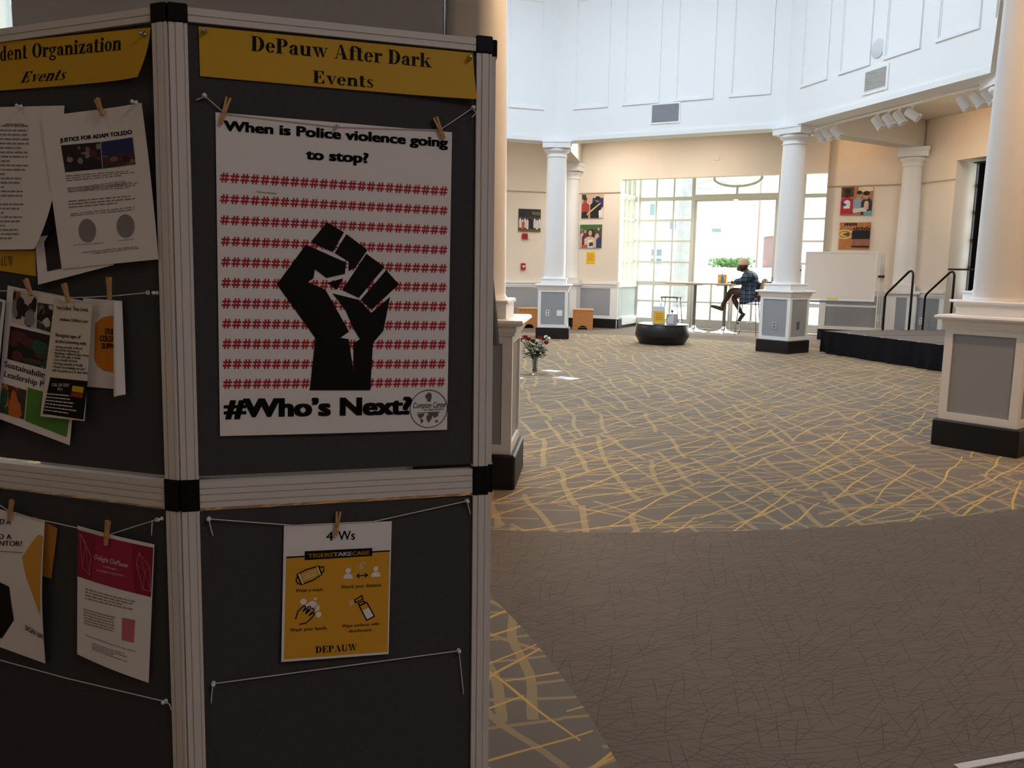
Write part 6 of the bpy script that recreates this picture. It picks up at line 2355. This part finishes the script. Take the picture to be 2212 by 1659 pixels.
p.quad([mid(a, b, .28), mid(a, b, .74), mid(d, c, .80), mid(d, c, .22)], 1, 5, .0002)
for q in D['del_f']:
    p.line(q, .0012, 2, .0005, closed=True)
    m0 = mid(q[0], q[2], .5)
    for w_ in q:
        p.line([m0, w_], .0007, 2, .0005)
p.build('crimson_banner', [mat('crimson_print', '8E1638', .6), mat('crimson_soft', 'A32448', .6), mat('pink_print', 'D98A9C', .6)], dlo)
q = D['del_t']
sv, sf, sw, sc_ = sans('Delight DePauw', .014)
words(dl, .0012, dlo, mat('pale_pink_ink', 'E9C9CF', .7), (([(x + .2 * y, y) for x, y in sv], sf, sw, sc_), q[0:3]), (sans('college'), q[3:6]), (sans('WOMEN\u2019S MINISTRY'), q[6:9]))
p = Print(dl)
p.quad(D['del_r'])
p.build('pink_block', mat('pink_block', 'CC6D7C', .7), dlo)
for k, q in enumerate(D['del_p']):
    p = Print(dl, .0005)
    p.dashes(q, (4, 6, 4, 1)[k], 0, (.42, .42, .42, 1)[k], 50 + k, .4 if k < 3 else 0)
    p.build('typed_text', INKG, dlo)
# a dark sheet curling out from the far side of the third panel
m = MB()
V = []
for j in range(11):
    t = j / 10
    for i in range(7):
        s_ = i / 6
        V.append(tuple(PT.p(.28 + .20 * s_, 1.44 - .315 * t, .006 + (.010 + .030 * sin(pi * min(1, s_ * 1.1))) * (t ** .8))))
m.add(V, [(j * 7 + i, j * 7 + i + 1, (j + 1) * 7 + i + 1, (j + 1) * 7 + i) for j in range(10) for i in range(6)], smooth=True)
tag(m.build('curling_flyer', mat('charcoal_paper', '2B2B2E', .7)), 'charcoal sheet curling out behind the right edge of the display board', 'flyer')

# --- cotton strings with knots
def string(fr, pts, knots, label, w=.0065):
    P = [T(q) for q in pts]
    m = MB(fr)
    path = [(u, v, w) for u, v in P]
    dense = []
    for i in range(len(path) - 1):
        for k in range(4):
            t = k / 4
            dense.append(tuple(path[i][j] + (path[i + 1][j] - path[i][j]) * t for j in range(3)))
    dense.append(path[-1])
    m.tube(dense, .0011, 6)
    for k in knots:
        c = path[k]
        m.tube([(c[0] + .0035 * cos(a), c[1] + .0035 * sin(a), w + .001) for a in [2 * pi * i / 10 for i in range(11)]], .0012, 6)
    return tag(m.build('string', STRING), label, 'string')


string(PR, D['strR'][0], [2, 7], 'white string tied across the top of the fist poster')
string(PR, D['strR'][1], [2, 5], 'white string carrying the 4 Ws safety flyer on the right panel')
string(PR, D['strR'][2], [2, 3], 'empty white string near the bottom of the right panel')
string(PL, D['strL'][0], [8], 'white string holding three clothespins across the left panel', .021)
string(PL, D['strL'][1], [7], 'white string carrying the mentor and crimson flyers', .0125)
string(PL, D['strL'][2], [3], 'empty white string sloping across the bottom of the left panel')

# --- wooden clothespins
def peg(fr, ab, w, label, grp='clothespins on the display board'):
    a, b = Vector(T(ab[0])), Vector(T(ab[1]))
    ax = (b - a)
    L = ax.length
    ax.normalize()
    sd = Vector((-ax.y, ax.x))
    f = Fr(fr.p(a.x, a.y, w), (fr.ex * sd.x + fr.ey * sd.y), (fr.ex * ax.x + fr.ey * ax.y), fr.ez)
    root = thing('clothespin', label, 'clothespin', tuple(f.p(0, L / 2, 0)), grp)
    for sg in (-1, 1):
        m = MB(f)
        v = []
        for y, x, tk in ((0, sg * .0035, .0028), (L * .45, sg * .0018, .0034), (L * .97, sg * .0018, .0026)):
            for dx in (-.0019, .0019):
                for z in (0, .0062):
                    v.append((x + dx * tk / .003, y, z + (.001 if sg > 0 else 0)))
        fc = [(0, 1, 3, 2), (8, 10, 11, 9)]
        for k in (0, 4):
            fc += [(k, k + 2, k + 6, k + 4), (k + 1, k + 5, k + 7, k + 3), (k, k + 4, k + 5, k + 1), (k + 2, k + 3, k + 7, k + 6)]
        m.add(v, fc)
        m.build('jaw', WOODP, root)
    m = MB(f)
    for k in range(3):
        m.tube([(.0030 * cos(t), L * .52 + .0030 * sin(t), .0015 + k * .0022) for t in [2 * pi * i / 10 for i in range(11)]], .0006, 5)
    m.tube([(-.0045, L * .62, .0068), (0, L * .55, .0075), (.0045, L * .62, .0068)], .0006, 5)
    m.build('spring', STEEL, root)
    return root


q = D['pegR']
peg(PR, q[0], .0065, 'wooden clothespin at the top left corner of the fist poster')
peg(PR, q[1], .0065, 'wooden clothespin at the top right corner of the fist poster')
peg(PR, q[2], .0075, 'wooden clothespin over the words 4 Ws')
q = D['pegL']
peg(PL, q[0], .018, 'wooden clothespin at the top of the notice headed JUSTICE')
peg(PL, q[1], .0215, 'wooden clothespin at the top left of the Sustainability flyer')
peg(PL, q[2], .0225, 'wooden clothespin at the top of the cream alcohol flyer')
peg(PL, q[3], .0225, 'wooden clothespin on the rolled edge of the orange badge flyer')
peg(PL, q[4], .0145, 'wooden clothespin on the mentor flyer')
peg(PL, q[5], .0135, 'wooden clothespin on the flyer with the crimson banner')

# --- clear and steel push pins
def pin(fr, c, w, label, m_=None, r=.0046):
    u, v = T(c)
    f = Fr(fr.p(u, v, w), fr.ex, fr.ey, fr.ez)
    mb = MB(f)
    mb.lathe([(.0006, -.004), (.0006, .001), (r * .95, .0012), (r * .9, .0026), (r * .5, .0045), (r * .5, .0085), (r * .8, .0105), (r * .8, .0125), (r * .4, .0135)], 14)
    return tag(mb.build('push_pin', m_ or CLEAR), label, 'push pin', 'push pins on the display board')


GOLDPIN = mat('brass_pin', 'D2BE8C', .25, metal=.9)
q = D['hdrR_pin']
pin(PR, q[0], .004, 'round steel pin at the left end of the yellow After Dark strip', STEEL, .0055)
pin(PR, q[1], .006, 'brass pin at the right end of the yellow After Dark strip', GOLDPIN, .0052)
pin(PL, D['hdrL_pin'][0], .006, 'steel pin at the right end of the yellow Student Organization strip', STEEL, .0055)
pin(PR, D['pinR'][0], .006, 'clear push pin at the middle of the fist poster top edge')
q = D['strR']
pin(PR, q[0][2], .001, 'clear push pin at the left end of the string above the fist poster')
pin(PR, q[0][7], .001, 'clear push pin at the right end of the string above the fist poster')
pin(PR, q[1][2], .001, 'clear push pin at the left end of the 4 Ws string')
pin(PR, q[1][5], .001, 'clear push pin at the right end of the 4 Ws string')
pin(PR, q[2][2], .001, 'clear push pin at the left end of the bottom string on the right panel')
pin(PR, q[2][3], .001, 'clear push pin at the right end of the bottom string on the right panel')
q = D['strL']
pin(PL, [q[0][8][0] + 40, q[0][8][1] - 4], .001, 'clear push pin ending the three clothespin string by the posts')
pin(PL, [q[1][7][0] + 30, q[1][7][1]], .001, 'clear push pin ending the lower flyer string by the posts')
pin(PL, q[2][3], .001, 'clear push pin ending the bottom string of the left panel')
pin(PL, D['pinL'][0], .010, 'clear push pin in the top of the typed letter')
pin(PL, D['pinL'][1], .020, 'clear push pin in the top right corner of the JUSTICE notice')
